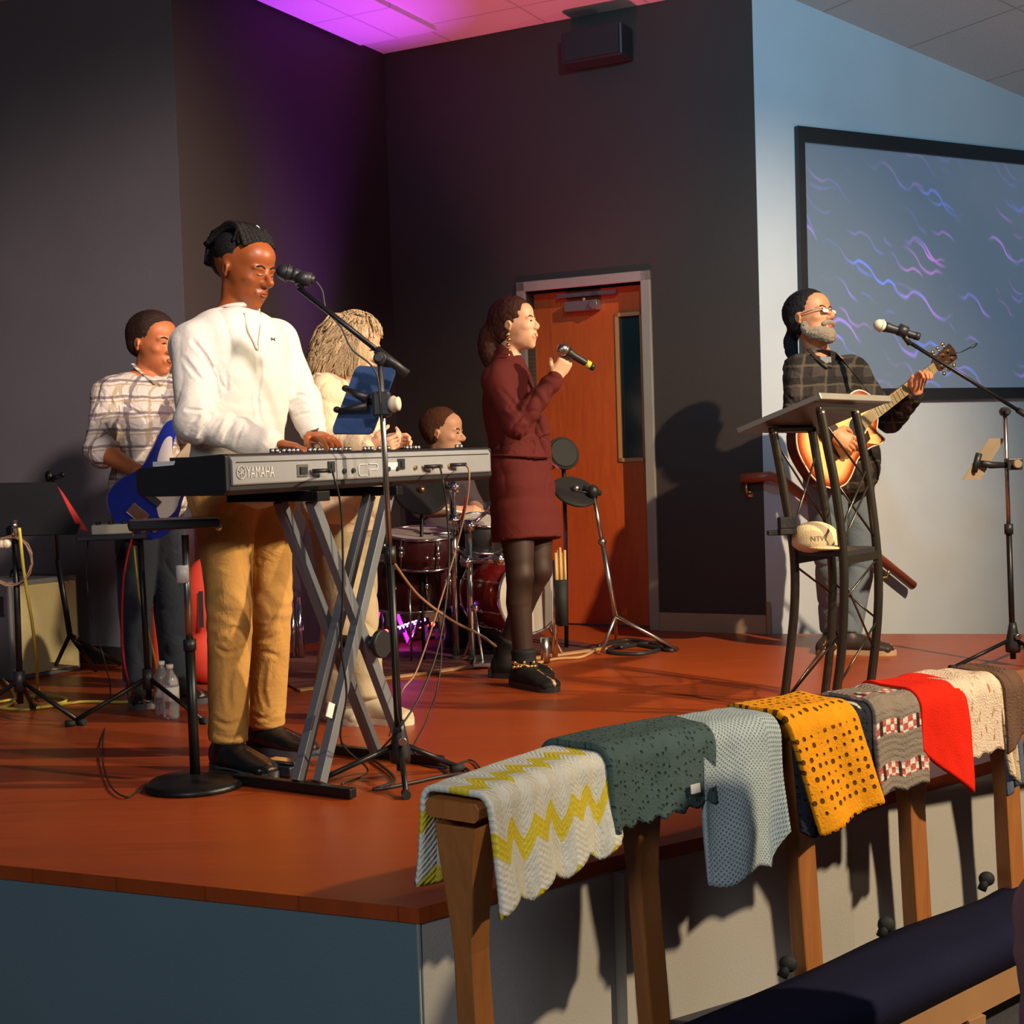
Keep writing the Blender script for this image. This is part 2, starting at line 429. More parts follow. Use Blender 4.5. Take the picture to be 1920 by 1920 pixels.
slab(ws0, ws0+.02, wz0, wz1, D0+.008, .06); slab(ws1-.02, ws1, wz0, wz1, D0+.008, .06)
slab(ws0, ws1, wz0, wz0+.02, D0+.008, .06); slab(ws0, ws1, wz1-.02, wz1, D0+.008, .06)
K['lite'] = mat('vision panel frame', (.45,.2,.07), .5)
tag(mb.build('window_frame', 'lite', dr), 'narrow vision panel frame in lighter wood')
mb = MB(); slab(ws0, ws1, wz0, wz1, D0-.02, .008); mb.build('window_pane', 'glassdark', dr)
pc = A+dd*sB(1083, 572); 
mb = MB(); zc = onB(1083, 572).z; ax3 = (dd, -nB, V((0,0,1)))
mb.box(V((pc.x,pc.y,zc))+nB*(D0+.035), (.20,.06,.055), ax3)
mb.disc(V((pc.x,pc.y,zc))+nB*(D0+.075)+dd*.085, nB, .026, .02)
K['closer'] = mat('door closer metal', (.32,.24,.24), .35, .7)
cl = mb.build('door_closer', 'closer', dr, bevel=.005)
zc2 = onB(1100, 549).z
mb = MB().box(V((pc.x,pc.y,zc2))+nB*(D0+.04)+dd*.03, (.36,.03,.022), ax3).ell(V((pc.x,pc.y,zc2-.03))+nB*(D0+.06)+dd*.02, .012)
mb.build('closer_arm', 'closer', cl)
hz = .95
mb = MB().disc(A+dd*(o0+.07)+nB*(D0+.02)+V((0,0,hz)), nB, .028, .02).beam(A+dd*(o0+.07)+nB*(D0+.05)+V((0,0,hz)), A+dd*(o0+.17)+nB*(D0+.05)+V((0,0,hz)), .016, .016)
mb.build('door_handle', 'steel', dr)
# baseboards
mb = MB(); slab(.0, s0, 0, .09, .012, .012); slab(s1, LB, 0, .10, .012, .012)
K['base'] = mat('tan vinyl baseboard', (.30,.20,.13), .5)
struct(mb.build('baseboard_back', 'base'))
b0 = Lc-dd*4.2; mb = MB(); mb.hexa([Lc+V((0,-.012,0)), b0+V((0,-.012,0)), b0+V((0,-.012,.09)), Lc+V((0,-.012,.09))], [Lc, b0, b0+V((0,0,.09)), Lc+V((0,0,.09))])
K['base2'] = mat('dark vinyl baseboard', (.03,.025,.022), .5)
struct(mb.build('baseboard_left', 'base2'))
mb = MB().beam(B+V((.005,-.02,0)), B+V((.005,-.02,.17)), .02, .03, V((0,1,0))); struct(mb.build('trim_1', 'base'))
# pale wall with the sloping ceiling over it
E = B+bd*2.12; ZE = 2.95
wall('wall_right', B+V((.003,0,0)), B+bd*3.6, HALL_Z, ZC+.02, wm_white, .12, ZC+.02-(ZC-ZE)*3.6/2.12)
E2 = E; er = E+V((.1, -4, 0))
wall('wall_far_right', E+V((0,-.01,0)), V((E.x-.02,E.y-3.2,0))+V((.75,0,0)), HALL_Z, ZC+1.6, wallmat('beige side wall', (.35,.33,.31)), .1, n_=V((1,0,0)))
def ceilmat(name, col, ang):
    t = NT(name); x, y, z = t.xyz(t.uv('Object', rot=(0,0,ang)))
    fx = t.math('ABSOLUTE', t.math('SUBTRACT', t.math('FRACT', t.math('MULTIPLY', x, 1/.61)), .5))
    fy = t.math('ABSOLUTE', t.math('SUBTRACT', t.math('FRACT', t.math('MULTIPLY', y, 1/1.22)), .5))
    l = t.math('MAXIMUM', t.step(fx, .488, .494), t.step(fy, .494, .497))
    t.bump(t.noise(t.uv('Object'), 90, 4), .2)
    return t.set(t.mix(t.math('MULTIPLY', l, .55), col, tuple(c*.35 for c in col)), .85)
ang = math.atan2(dd.y, dd.x)
cm = ceilmat('ceiling tiles', (.62,.60,.58), -ang+.0)
# main ceiling
p = [Lc-dd*4.4-nB*.3+V((0,0,ZC)), Lc-dd*4.4+nB*1.4+V((0,0,ZC)), Lc+nB*1.4+V((0,0,ZC)), A+nB*2.7+V((.1,0,ZC)), B+nB*1.2+V((-.2,0,ZC)), B+V((.484,-.875,0))*1.1+V((0,0,ZC)), B+V((.02,.02,ZC)), A-nB*.2+V((0,0,ZC))]
struct(MB().hexa(p, [q+V((0,0,.08)) for q in p]).build('ceiling', cm))
def up(q, z): return V((q.x, q.y, z))
nb2 = V((bd.y, -bd.x, 0)); zs = lambda s: ZC+.01-(ZC-ZE)*s/2.12
p = [up(B-nb2*.1, zs(0)), up(B+nb2*1.3, zs(0)), up(B+bd*3.4+nb2*1.9, zs(3.4)), up(B+bd*3.4-nb2*.1, zs(3.4))]
struct(MB().hexa(p, [q+V((0,0,.08)) for q in p]).build('ceiling_slope', ceilmat('sloped ceiling tiles', (.60,.56,.52), -math.atan2(bd.y, bd.x))))
# raised rectangular tray in the corner of the ceiling
q0 = at(700, 55, 7.9)
t_ = A+dd*.28-dn*-.42
c_ = V((t_.x, t_.y, ZC-.012))
struct(MB().box(c_+dn*.35, (.5,.95,.03), (dd, dn, V((0,0,1)))).build('trim_2', cm))
# ------------------------------------------------------------------ stage and floors
P1 = G(785, 1703); P0 = G(0, 1622); P2 = G(1150, 1606); P3 = G(1600, 1508); P4 = G(1738, 1462)
P0b = P0+(P0-P1)*2.6; P5 = P4+V((1.6, 1.3, 0)); 
backR = V((4.2, 6.55, 0)); 
poly = [P0b, P0, P1, P2, P3, P4, P5, backR, B+V((0.02,0,0)), B+V((0,.3,0)), A+V((-.05,.25,0)), Lc+V((-.05,.15,0)), Lc-dd*4.3+V((0,.1,0)), V((P0b.x-1.5, P0b.y+1.2, 0))]
t = NT('stage wood planks'); x, y, z = t.xyz(t.uv('Object', rot=(0,0,.0)))
pl = t.math('MULTIPLY', y, 1/.095); cell = t.math('FLOOR', pl)
wn = t.n('ShaderNodeTexWhiteNoise', noise_dimensions='1D'); t.t.links.new(cell, wn.inputs['W'])
gr = t.noise(t.uv('Object', sca=(1.0, 14, 1)), 3, 6, .65, .6)
big = t.noise(t.uv('Object', sca=(.5, 2.2, 1)), 1.6, 3)
edge = t.step(t.math('ABSOLUTE', t.math('SUBTRACT', t.math('FRACT', pl), .5)), .485, .5)
c1 = t.mix(gr, (.16,.026,.007), (.46,.075,.012)); c2 = t.mix(t.math('MULTIPLY', wn.outputs[0], .35), c1, (.22,.04,.010))
c3 = t.mix(t.math('MULTIPLY', big, .45), c2, (.46,.08,.014)); c4 = t.mix(t.math('MULTIPLY', edge, .5), c3, (.06,.015,.006))
t.bump(gr, .06, .004); K['stagewood'] = t.set(c4, t.step(gr, -2.0, 5.0), spec=.42)
mb = MB(); top = [V((q.x, q.y, 0)) for q in poly]; bot = [V((q.x, q.y, -.035)) for q in poly]
mb.hexa(list(reversed([V(q) for q in bot])), list(reversed([V(q) for q in top])))
struct(mb.build('floor', 'stagewood', org=V((0,0,0))), 'reddish wooden stage floor')
# stage front faces, painted
K['stageface'] = wallmat('stage face paint', (.46,.43,.38), .7); K['stageface2'] = wallmat('grey stage face paint', (.12,.185,.225), .7)
def face(name, pts, m):
    mb = MB(); c = V((0, 7, 0))
    for a_, b_ in zip(pts[:-1], pts[1:]):
        n = (b_-a_).cross(V((0,0,1))).normalized()
        if n.dot(c-a_) < 0: n = -n
        n *= .006; n2 = n*5
        mb.hexa([up(a_+n,HALL_Z), up(b_+n,HALL_Z), up(b_+n,-.036), up(a_+n,-.036)], [up(a_+n2,HALL_Z), up(b_+n2,HALL_Z), up(b_+n2,-.036), up(a_+n2,-.036)])
    return struct(mb.build(name, m))
face('wall_stage_left', [P0b, P0, P1], 'stageface2'); face('wall_stage_right', [P1, P2, P3, P4, P5, P5+V((1.5,1.0,0))], 'stageface')
mb = MB(); e = P2+(P2-P1).normalized()*.02
mb.beam(up(e+V((.005,-.01,0)), HALL_Z), up(e+V((.005,-.01,0)), -.038), .035, .03, V((.7,.7,0))); struct(mb.build('trim_3', 'stageface'))
K['carpet'] = mat('hall carpet', (.05,.05,.06), .9, bump=.4, bscale=300)
q = [V((-7,-4,HALL_Z)), V((8,-4,HALL_Z)), V((8,11,HALL_Z)), V((-7,11,HALL_Z))]
struct(MB().hexa([a-V((0,0,.1)) for a in q], q).build('floor_hall', 'carpet'))
# ------------------------------------------------------------------ fixed things on the walls
def onR(px, py, off=0):
    d = _f*FPX + _r*(px-960) + _u*(960-py); n = nb2
    return CAMP + d*((B+nb2*off-CAMP).dot(n)/d.dot(n))
def screen():
    a = onR(1488, 238); b = onR(1497, 752); zt, zb = a.z, b.z
    s_l = (a-B).dot(bd); s_r = s_l+2.45
    T = thing('projection_screen', 'wide wall projection screen with black frame showing blue and purple wavy lines', 'screen', B+bd*(s_l+1.2)+nb2*.02+V((0,0,zb)))
    def bar(sa, sb, za, zb_):
        q = [up(B+bd*sa+nb2*.005, za), up(B+bd*sb+nb2*.005, za), up(B+bd*sb+nb2*.005, zb_), up(B+bd*sa+nb2*.005, zb_)]
        mb.hexa(q, [x+nb2*.03 for x in q])
    mb = MB(); th = .078
    bar(s_l, s_r, zt-th, zt); bar(s_l, s_r, zb, zb+.062); bar(s_l, s_l+.045, zb+.062, zt-th); bar(s_r-.045, s_r, zb+.062, zt-th)
    mb.build('frame', 'satin', T)
    t = NT('projected waves'); uvv = t.uv('UV'); x, y, z = t.xyz(uvv)
    # u along the screen (m), v up (m)
    line = None
    def waves(k, slope, amp, fr, thr, seed):
        ph = t.noise(t.uv('UV', loc=(seed,0,0)), 1.3, 2)
        sw = t.math('MULTIPLY', t.math('ARCTANGENT', t.math('MULTIPLY', t.math('SINE', t.math('ADD', t.math('MULTIPLY', x, fr), t.math('MULTIPLY', ph, 9.0))), 2.0)), amp)
        d = t.math('ADD', t.math('ADD', t.math('MULTIPLY', y, k), t.math('MULTIPLY', x, slope*k)), sw)
        fr_ = t.math('ABSOLUTE', t.math('SUBTRACT', t.math('FRACT', t.math('ADD', d, seed)), .5))
        l = t.step(fr_, thr, 0.0)
        msk = t.step(t.noise(t.uv('UV', loc=(seed*3.1,seed,0), sca=(1,1.3,1)), 1.9, 2), .50, .66)
        return t.math('MULTIPLY', l, msk)
    w1 = waves(4.6, .50, .11, 26, .07, .3); w2 = waves(3.3, .42, .10, 22, .055, 1.7); w3 = waves(6.1, .48, .12, 30, .08, 4.2)
    tot = t.math('MAXIMUM', w1, t.math('MAXIMUM', w2, w3))
    tot = t.math('MULTIPLY', tot, t.step(y, 1.38, .75))
    hue = t.noise(uvv, 2.3, 2); lc = t.mix(t.step(hue, .42, .58), (.14,.22,1.0), (.62,.20,.85))
    cloud = t.noise(uvv, 1.4, 4); bg = t.mix(cloud, (.045,.075,.13), (.09,.11,.15))
    c = t.mix(tot, bg, lc)
    t.put(t.b.inputs['Emission Color'], c); t.b.inputs['Emission Strength'].default_value = .95
    m_ = t.set((.10,.12,.13), .7)
    sa, sb, za, zb_ = s_l+.04, s_r-.04, zb+.055, zt-th+.005
    q = [up(B+bd*sa+nb2*.012, za), up(B+bd*sb+nb2*.012, za), up(B+bd*sb+nb2*.012, zb_), up(B+bd*sa+nb2*.012, zb_)]
    mb = MB().hexa([x-nb2*.008 for x in q], q)
    L = sb-sa; H = zb_-za; mb.uv = [(0,0),(L,0),(L,H),(0,H)]*2
    mb.build('screen_surface', m_, T)
screen()
# wall loudspeaker high on the dark wall
c0 = onB(1075, 68); c1 = onB(1190, 122); T = thing('wall_loudspeaker', 'black box loudspeaker high on the dark wall above the door', 'speaker', (c0+c1)/2)
cc = (c0+c1)/2+nB*.09; W_ = (c1-c0).dot(dd); H_ = onB(1130,64).z-onB(1130,124).z
MB().box(cc, (W_, .16, H_), (dd, -nB, V((0,0,1)))).build('cabinet', 'satin', T, bevel=.01)
MB().box(cc+nB*.085, (W_*.9, .012, H_*.86), (dd, -nB, V((0,0,1)))).build('grille', 'rubber', T, bevel=.003)
MB().box(cc-nB*.1+V((0,0,0)), (.08,.06,.08), (dd, -nB, V((0,0,1)))).build('bracket', 'black', T)
# handrail
K['rail'] = mat('red-brown handrail wood', (.36,.07,.03), .4)
T = thing('handrail', 'red-brown wooden wall handrail running down beside the hidden steps', 'handrail', onR(1560, 1000, .06))
p0 = onB(1398, 896)+nB*.07; p1 = V((B.x+.02, B.y-.085, onB(1430, 893).z)); p2 = onR(1468, 900, .07); p3 = onR(1712, 1098, .07)
MB().tube([p0, p1, p2, p2+(p3-p2)*.04, p3], (.026), 12).build('rail', 'rail', T)
for f_ in (.25, .8):
    c = p2.lerp(p3, f_); MB().tube([c+V((0,0,-.02)), c+V((0,0,-.06)), c-nb2*.068+V((0,0,-.07))], .008, 8).build('bracket', 'brass', T)
c = onB(1407, 905)+nB*.07; MB().tube([c, c+V((0,0,-.05)), c-nB*.068+V((0,0,-.06))], .008, 8).ell(c-nB*.065+V((0,0,-.06)), (.02,.01,.02)).build('bracket', 'brass', T)
# ------------------------------------------------------------------ people
def skinmat(name, col, rough=.5):
    t = NT(name); o = t.uv('Object'); n_ = t.noise(o, 14, 3)
    t.b.inputs['Subsurface Weight'].default_value = .08; t.b.inputs['Subsurface Scale'].default_value = .01
    t.bump(t.noise(o, 160, 3), .06, .004)
    return t.set(t.mix(n_, tuple(c*.82 for c in col), tuple(min(1, c*1.12) for c in col)), rough)
K['skin_dark'] = skinmat('dark brown skin', (.30,.078,.018), .42)
K['skin_tan'] = skinmat('tanned skin', (.52,.16,.055))
K['skin_fair'] = skinmat('fair skin', (.78,.42,.25))
K['skin_ruddy'] = skinmat('ruddy skin', (.68,.27,.12))
def cloth(name, col, bscale=90, b=.25, var=.1, rough=.85, fold=0):
    sheen = 0 if 'hair' in name or 'tights' in name or 'suede' in name or 'beard' in name or 'maroon' in name else .08
    t = NT(name); o = t.uv('Object'); n_ = t.noise(o, 5)
    h = t.noise(o, bscale, 3)
    if fold: h = t.math('ADD', t.math('MULTIPLY', h, .15), t.math('MULTIPLY', t.noise(o, fold, 3, .5, 1.2), 1.6))
    t.bump(h, b, .02); t.b.inputs['Sheen Weight'].default_value = sheen
    return t.set(t.mix(n_, tuple(c*(1-var) for c in col), tuple(min(1, c*(1+var)) for c in col)), rough, spec=.25)
def plaid(name, base, lines, line2, ax, k=14, w1=.16, w2=.09, second=True):
    t = NT(name); x, y, z = t.xyz(t.uv('Object', rot=ax))
    def band(c, k_, off, w_):
        f = t.math('ABSOLUTE', t.math('SUBTRACT', t.math('FRACT', t.math('ADD', t.math('MULTIPLY', c, k_), off)), .5))
        return t.step(f, w_*.5, w_*.42)
    nz = t.math('MULTIPLY', t.noise(t.uv('Object'), 9), .03)
    xx, zz = t.math('ADD', x, nz), t.math('ADD', z, nz)
    c = t.mix(t.math('MULTIPLY', band(xx, k, .0, w1), .75), base, lines); c = t.mix(t.math('MULTIPLY', band(zz, k, .2, w1), .75), c, lines)
    c = t.mix(t.math('MULTIPLY', band(xx, k, .27, w2), .6), c, line2); c = t.mix(t.math('MULTIPLY', band(zz, k, .45, w2), .6), c, line2)
    t.bump(t.noise(t.uv('Object'), 26, 4, .5, 1), .5, .02)
    return t.set(c, .85, spec=.2)
K['hair_black'] = cloth('black hair', (.010,.008,.008), 220, .5, rough=.5)
K['hair_brown'] = cloth('dark brown hair', (.030,.014,.009), 220, .5, rough=.5)
K['hair_auburn'] = cloth('auburn hair', (.05,.012,.007), 200, .5, rough=.5)
K['hair_blond'] = cloth('blond grey hair', (.50,.36,.19), 200, .4, var=.3, rough=.6)
K['beard'] = cloth('grey beard', (.44,.33,.23), 260, .7, var=.45)
K['eye'] = mat('eye', (.02,.012,.010), .45); K['lips'] = mat('lips', (.50,.13,.09), .6, spec=.3); K['lips_dark'] = mat('dark lips', (.24,.055,.025), .65, spec=.2)
def basis(F, roll=0):
    F = V(F).normalized(); R = F.cross(V((0,0,1))).normalized(); U = R.cross(F).normalized()
    if roll: R, U = R*math.cos(roll)+U*math.sin(roll), U*math.cos(roll)-R*math.sin(roll)
    return R, F, U
class Head:
    def __init__(s, c, F, h, roll=0, sy=1.0, sx=1.0, nose=1.0, jaw=1.0):
        s.c, s.h, s.ax, s.sy, s.sx, s.nose, s.jaw = V(c), h, basis(F, roll), sy, sx, nose, jaw
    def p(s, x, y, z): R, F, U = s.ax; return s.c+(R*x*s.sx+F*y*s.sy+U*z)*s.h
    def e(s, mb, c, r, **k): mb.ell(s.p(*c), (r[0]*s.h*s.sx, r[1]*s.h*s.sy, r[2]*s.h), s.ax, **k)
    def prims(s, mb):
        k_ = mb.k; mb.k = .05*s.h
        e = lambda c, r: s.e(mb, c, r)
        e((0,-.07,.13), (.325,.40,.365)); e((0,.10,-.06), (.265,.265,.36)); e((0,.11,-.27), (.215*s.jaw,.235,.20))
        e((0,.235,-.405), (.105*s.jaw,.10,.08)); e((0,.15,.20), (.27,.215,.22)); e((0,.245,-.245), (.15,.115,.16)); e((0,.22,-.02), (.21,.14,.20))
        for sg in (-1, 1):
            e((sg*.10,.305,.085), (.11,.055,.035)); e((sg*.15,.215,-.075), (.10,.115,.085)); e((sg*.165,.04,-.265), (.06*s.jaw,.12,.10))
            mb.k = .03*s.h; e((sg*.043,.385,-.112), (.042,.045,.034)); mb.k = .05*s.h
            e((sg*.105,.298,.012), (.062,.045,.040))
            mb.k = .02*s.h; mb.ring(s.p(sg*.325,-.035,-.02), s.ax[0]*sg+s.ax[1]*-.35, .062*s.h, .018*s.h, 14, 6)
            mb.ell(s.p(sg*.318,-.03,.0), (.016*s.h,.06*s.h,.085*s.h), s.ax); mb.ell(s.p(sg*.325,-.01,-.095), (.02*s.h,.03*s.h,.035*s.h), s.ax); mb.k = .03*s.h
        e((0,.30,-.185), (.075,.085,.07))
        for sg in (-1, 1): mb.k = .02*s.h; mb.carve(s.p(sg*.108,.385,.022), (.060*s.h*s.sx,.050*s.h*s.sy,.032*s.h), s.ax); mb.k = .008*s.h; mb.ell(s.p(sg*.105,.296,.015), (.050*s.h,.050*s.h,.040*s.h), s.ax); mb.k = .03*s.h
        mb.tube([s.p(0,.33,.07), s.p(0,.375,.01), s.p(0,.36+.09*s.nose,-.075), s.p(0,.36+.055*s.nose,-.12)], [.028*s.h,.032*s.h,.045*s.h,.035*s.h], 10)
        mb.ell(s.p(0,.36+.070*s.nose,-.095), .044*s.h)
        mb.tube([s.p(-.085,.335,-.235), s.p(-.03,.372,-.215), s.p(.03,.372,-.215), s.p(.085,.335,-.235)], .024*s.h, 8)
        mb.tube([s.p(-.075,.330,-.27), s.p(0,.368,-.275), s.p(.075,.330,-.27)], .027*s.h, 8); mb.k = k_
    def face(s, P, brow='hair_black', lips='lips', closed=False, smile=0):
        bv = bvh_of([c for c in P.children if c.name.startswith('body')][0]); F = s.ax[1]
        def q(x, z, off=0):
            o = s.p(x, .9, z); p, n_, i_, t_ = bv.ray_cast(o, -F); return (p if p else s.p(x,.33,z))+F*(off*s.h)
        h = s.h
        for sg in (-1, 1):
            mb = MB(); mb.tube(cat([q(sg*.045,.090,-.003), q(sg*.11,.112,-.004), q(sg*.185,.092,-.002)], 4), [.014*h]*3+[.017*h]*4+[.011*h,.005*h], 6)
            mb.build('eyebrow', brow, P); mb = MB()
            if closed: mb.tube(cat([q(sg*.062,.004,.002), q(sg*.105,-.010,.003), q(sg*.150,.004,.002)], 4), .0060*h, 6)
            else:
                mb.ell(q(sg*.108,.016,-.003), (.034*h,.010*h,.013*h), s.ax)
                mb.tube(cat([q(sg*.062,.014,.002), q(sg*.105,.034,.003), q(sg*.155,.014,.002)], 4), .0055*h, 6)
            mb.build('eye', 'eye', P)
        mb = MB(); w_ = .070+.026*smile; c_ = .014*smile
        mb.tube(cat([q(-w_,-.240+c_), q(-.035,-.226,-.004), q(0,-.232,-.004), q(.035,-.226,-.004), q(w_,-.240+c_)], 3), [.005*h]+[.012*h]*11+[.005*h], 8)
        mb.tube(cat([q(-w_*.9,-.250+c_), q(0,-.272-.012*smile), q(w_*.9,-.250+c_)], 4), [.006*h]+[.015*h]*7+[.006*h], 8)
        if smile: mb.tube(cat([q(-.065,-.240,.006), q(0,-.252,.008), q(.065,-.240,.006)], 3), .011*h, 6, mi=1)
        mb.build('lips', [lips, 'white'], P)
def hand(mb, w, d, nrm, side, curl=.5, s=1.0, spread=1.0, thumb=.6, curls=None):
    "palm, four fingers and a thumb; nrm = palm side normal, side = direction of the thumb edge"
    d = V(d).normalized(); nrm = V(nrm); nrm = (nrm-d*nrm.dot(d)).normalized(); t = nrm.cross(d); t = t if t.dot(V(side)) > 0 else -t
    w = V(w); k_ = mb.k; mb.k = .012*s
    mb.tube([w-d*.02*s, w+d*.01*s, w+d*.05*s, w+d*.088*s], [(.027*s,.019*s),(.030*s,.018*s),(.040*s,.015*s),(.039*s,.012*s)], 12, side=t)
    mb.ell(w+d*.035*s+t*.018*s+nrm*.008*s, (.02*s,.028*s,.014*s), (t, d, nrm))
    mb.k = .0035*s
    for i, (off, L, r) in enumerate(((.030,.074,.0088),(.010,.083,.0092),(-.010,.077,.0088),(-.029,.060,.0078))):
        a = curls[i] if curls else curl*(1+.06*i)
        p = w+d*.084*s+t*off*s; dirv = (d+t*(off*2.2*spread)).normalized(); pts = [p-dirv*.01*s, p]; ang = 0
        for seg, kk in ((.45,.55),(.31,1.0),(.24,.7)):
            ang += a*kk; dv = dirv*math.cos(ang)+nrm*math.sin(ang); p = p+dv*(L*seg*s); pts.append(p)
        mb.chain(pts, [r*s,r*s,r*.97*s,r*.9*s,r*.8*s], 8)
    p = w+d*.018*s+t*.026*s; d1 = (t*.75+d*.65+nrm*.25).normalized(); d2 = (d*.9+t*(.5-thumb*.4)+nrm*thumb).normalized(); d3 = (d*.8-t*.1+nrm*thumb*1.3).normalized()
    p1 = p+d1*.034*s; p2 = p1+d2*.032*s; p3 = p2+d3*.024*s
    mb.k = .008*s; mb.chain([p, p1, p2, p3], [.012*s,.0115*s,.0105*s,.0085*s], 8); mb.k = k_
class Fig:
    """J: joints (neck, chest, waist, pelvis, s/e/w/h/k/a/t + R or L); g = girth factor"""
    def __init__(s, J, g=1.0, scale=1.0, fem=False):
        s.J = {k: V(v) for k, v in J.items()}; s.g, s.k, s.fem = g, scale, fem
        J = s.J
        s.sh = (J['sR']-J['sL']).normalized(); s.hp = (J['hR']-J['hL']).normalized()
        up_ = (J['neck']-J['pelvis']).normalized(); s.up = up_
        s.fw = up_.cross(s.sh).normalized()
        s.fw = s.fw if s.fw.dot(s.sh.cross(V((0,0,-1)))) != 0 else s.fw
    def torso(s, mb, inf=0, lo=-.12, hi=1.0, belly=0):
        J, g, k = s.J, s.g, s.k
        P = cat([J['pelvis']-(J['waist']-J['pelvis'])*.6, J['pelvis'], J['waist'], J['chest'], J['neck']], 6)
        sec = [(-.25,.135,.105),(0,.172,.118),(.16,.165,.112),(.36,.145,.104),(.6,.168,.12),(.78,.165,.112),(.90,.120,.090),(1.0,.060,.060)]
        if s.fem: sec = [(-.25,.14,.11),(0,.168,.118),(.16,.155,.108),(.36,.122,.095),(.6,.142,.118),(.78,.15,.10),(.90,.115,.075),(1.0,.058,.056)]
        n = len(P); base = 6
        total = n-1-base; pts = []; R = []; S = []
        m_ = 22
        for i in range(m_+1):
            t_ = lo+(hi-lo)*i/m_
            q = base+t_*total if t_ >= 0 else base+t_*total*.5
            q = min(max(q, 0), n-1); a = int(q); b_ = min(a+1, n-1); pos = P[a].lerp(P[b_], q-a)
            for (t0, a0, b0), (t1, a1, b1) in zip(sec[:-1], sec[1:]):
                if t_ <= t1: break
            f = max(0, min(1, (t_-t0)/(t1-t0))); f = f*f*(3-2*f)
            w_ = (a0+(a1-a0)*f)*g*k+inf; d_ = (b0+(b1-b0)*f)*g*k+inf
            bl = belly*math.exp(-((t_-.2)/.28)**2); d_ += bl*.5
            u_ = s.up; fwd = u_.cross(s.sh); 
            pts.append(pos + (-s._f()*-bl*.45)); R.append((w_, d_)); S.append(s.hp.lerp(s.sh, max(0, min(1, t_))).normalized())
        mb.tube(pts, R, 24, side=S)
    def _f(s):
        f = s.up.cross(s.sh); return f.normalized()
    def arm(s, mb, S, inf=0, to=1.0, cuff=0):
        J, k = s.J, s.k; a, b, c = J['s'+S], J['e'+S], J['w'+S]; g = (s.g+1)/2
        inn = a.lerp(J['neck'], .45)
        mb.chain([J['neck']-s.up*(.035+inf*1.6)*k, J['neck'].lerp(a,.5)-s.up*(.014+inf*.4)*k, a], [.048*k*g+inf, .050*k*g+inf, .054*k*g+inf])
        mb.chain([a, a.lerp(b,.5), b], [(.055*k*g+inf), (.047*k*g+inf), (.040*k*g+inf)])
        if to <= 0: return
        e = b.lerp(c, to); k_ = mb.k; mb.k = min(k_, .014)
        mb.chain([b, b.lerp(e,.35), e], [.040*k*g+inf, .041*k*g+inf, (.040-.014*to)*k*g+inf+cuff]); mb.k = k_
    def trleg(s, mb, S, r=(.108,.086,.074,.070), to=.95):
        J, k = s.J, s.k; a, b, c = J['h'+S], J['k'+S], J['a'+S]; e = b.lerp(c, to)
        P_ = cat([a, a.lerp(b,.5), b, b.lerp(e,.5), e], 4); n = len(P_)-1
        R_ = []
        for i in range(n+1):
            t_ = i/n*3; q = min(int(t_), 2); R_.append((r[q]+(r[q+1]-r[q])*(t_-q))*k)
        mb.tube(P_, R_, 18); mb.ell(a, R_[0]*.98)
    def leg(s, mb, S, inf=0, to=1.0, flare=0, th=1.0):
        J, k = s.J, s.k; a, b, c = J['h'+S], J['k'+S], J['a'+S]; g = (s.g+1)/2
        e = b.lerp(c, to); calf = b.lerp(c, .3)-s._f()*.012*k
        mb.chain([a, a.lerp(b,.5), b], [.088*k*g*th+inf, .075*k*g*th+inf, .055*k*g+inf])
        if to > .35: mb.chain([b, calf, e], [.055*k*g+inf, .054*k*g+inf, .037*k*g+inf+flare])
        else: mb.chain([b, e], [.055*k*g+inf]*2)
    def foot(s, mb, S, inf=0, sole=0):
        J, k = s.J, s.k; a, t_ = J['a'+S], J['t'+S]; d = (t_-a); d.z = 0; L = d.length; d.normalize(); sd = d.cross(V((0,0,1)))
        z0 = J.get('ground', V((0,0,0))).z
        heel = V((a.x, a.y, z0))-d*.055*k; toe = heel+d*.26*k
        f = lambda q, z: V((heel.x, heel.y, 0))+d*q*k+V((0,0,z0+z))
        mb.tube([f(-.01,.05), f(.01,.05), f(.07,.05), f(.14,.042), f(.20,.034), f(.245,.028), f(.268,.024)],
                [(.02+inf,.03+inf),(.032+inf,.045+inf),(.038+inf,.048+inf),(.043+inf,.042),(.047+inf,.032),(.040+inf,.026),(.02+inf,.015)], 14, side=sd)
        mb.chain([a, f(.055,.06)], [.037*k+inf, .040*k+inf])
        return d, sd, f
    def shoe(s, P, S, m, msole, name='shoe', high=0):
        mb = MB(); d, sd, f = s.foot(mb, S, .008)
        if high: a = s.J['a'+S]; mb.tube([a+(s.J['k'+S]-a)*high, a, f(.055,.06)], [.055,.050,.048], 14)
        o = mb.skin(name, m, P, .006, 5)
        mb = MB(); out = [(-.02,.0),(-.012,.030),(.03,.041),(.10,.042),(.17,.053),(.23,.050),(.27,.030),(.285,0)]
        pts = [f(q,.0)+sd*w_ for q, w_ in out]+[f(q,.0)-sd*w_ for q, w_ in reversed(out[1:-1])]
        mb.prism(pts, V((0,0,.024)), 0); mb.build('sole', msole, o, bevel=.004); return o
    def body(s, P, skin, head, hands, voxel=.005, feet=True, legs=True):
        mb = MB(); mb.k = .03; s.torso(mb, -.006); k = s.k
        mb.chain([s.J['neck']-s.up*.03, s.J['neck'].lerp(head.p(0,-.06,-.2), .5), head.p(0,-.07,-.12)], [.062*k*(s.g+1)/2, .052*k*(s.g+1)/2, .054*k])
        for S in 'RL':
            s.arm(mb, S)
            if legs: s.leg(mb, S)
            if feet and legs: s.foot(mb, S)
        head.prims(mb)
        for h_ in hands: hand(mb, **h_)
        return mb.skin('body', skin, P, voxel, 3)
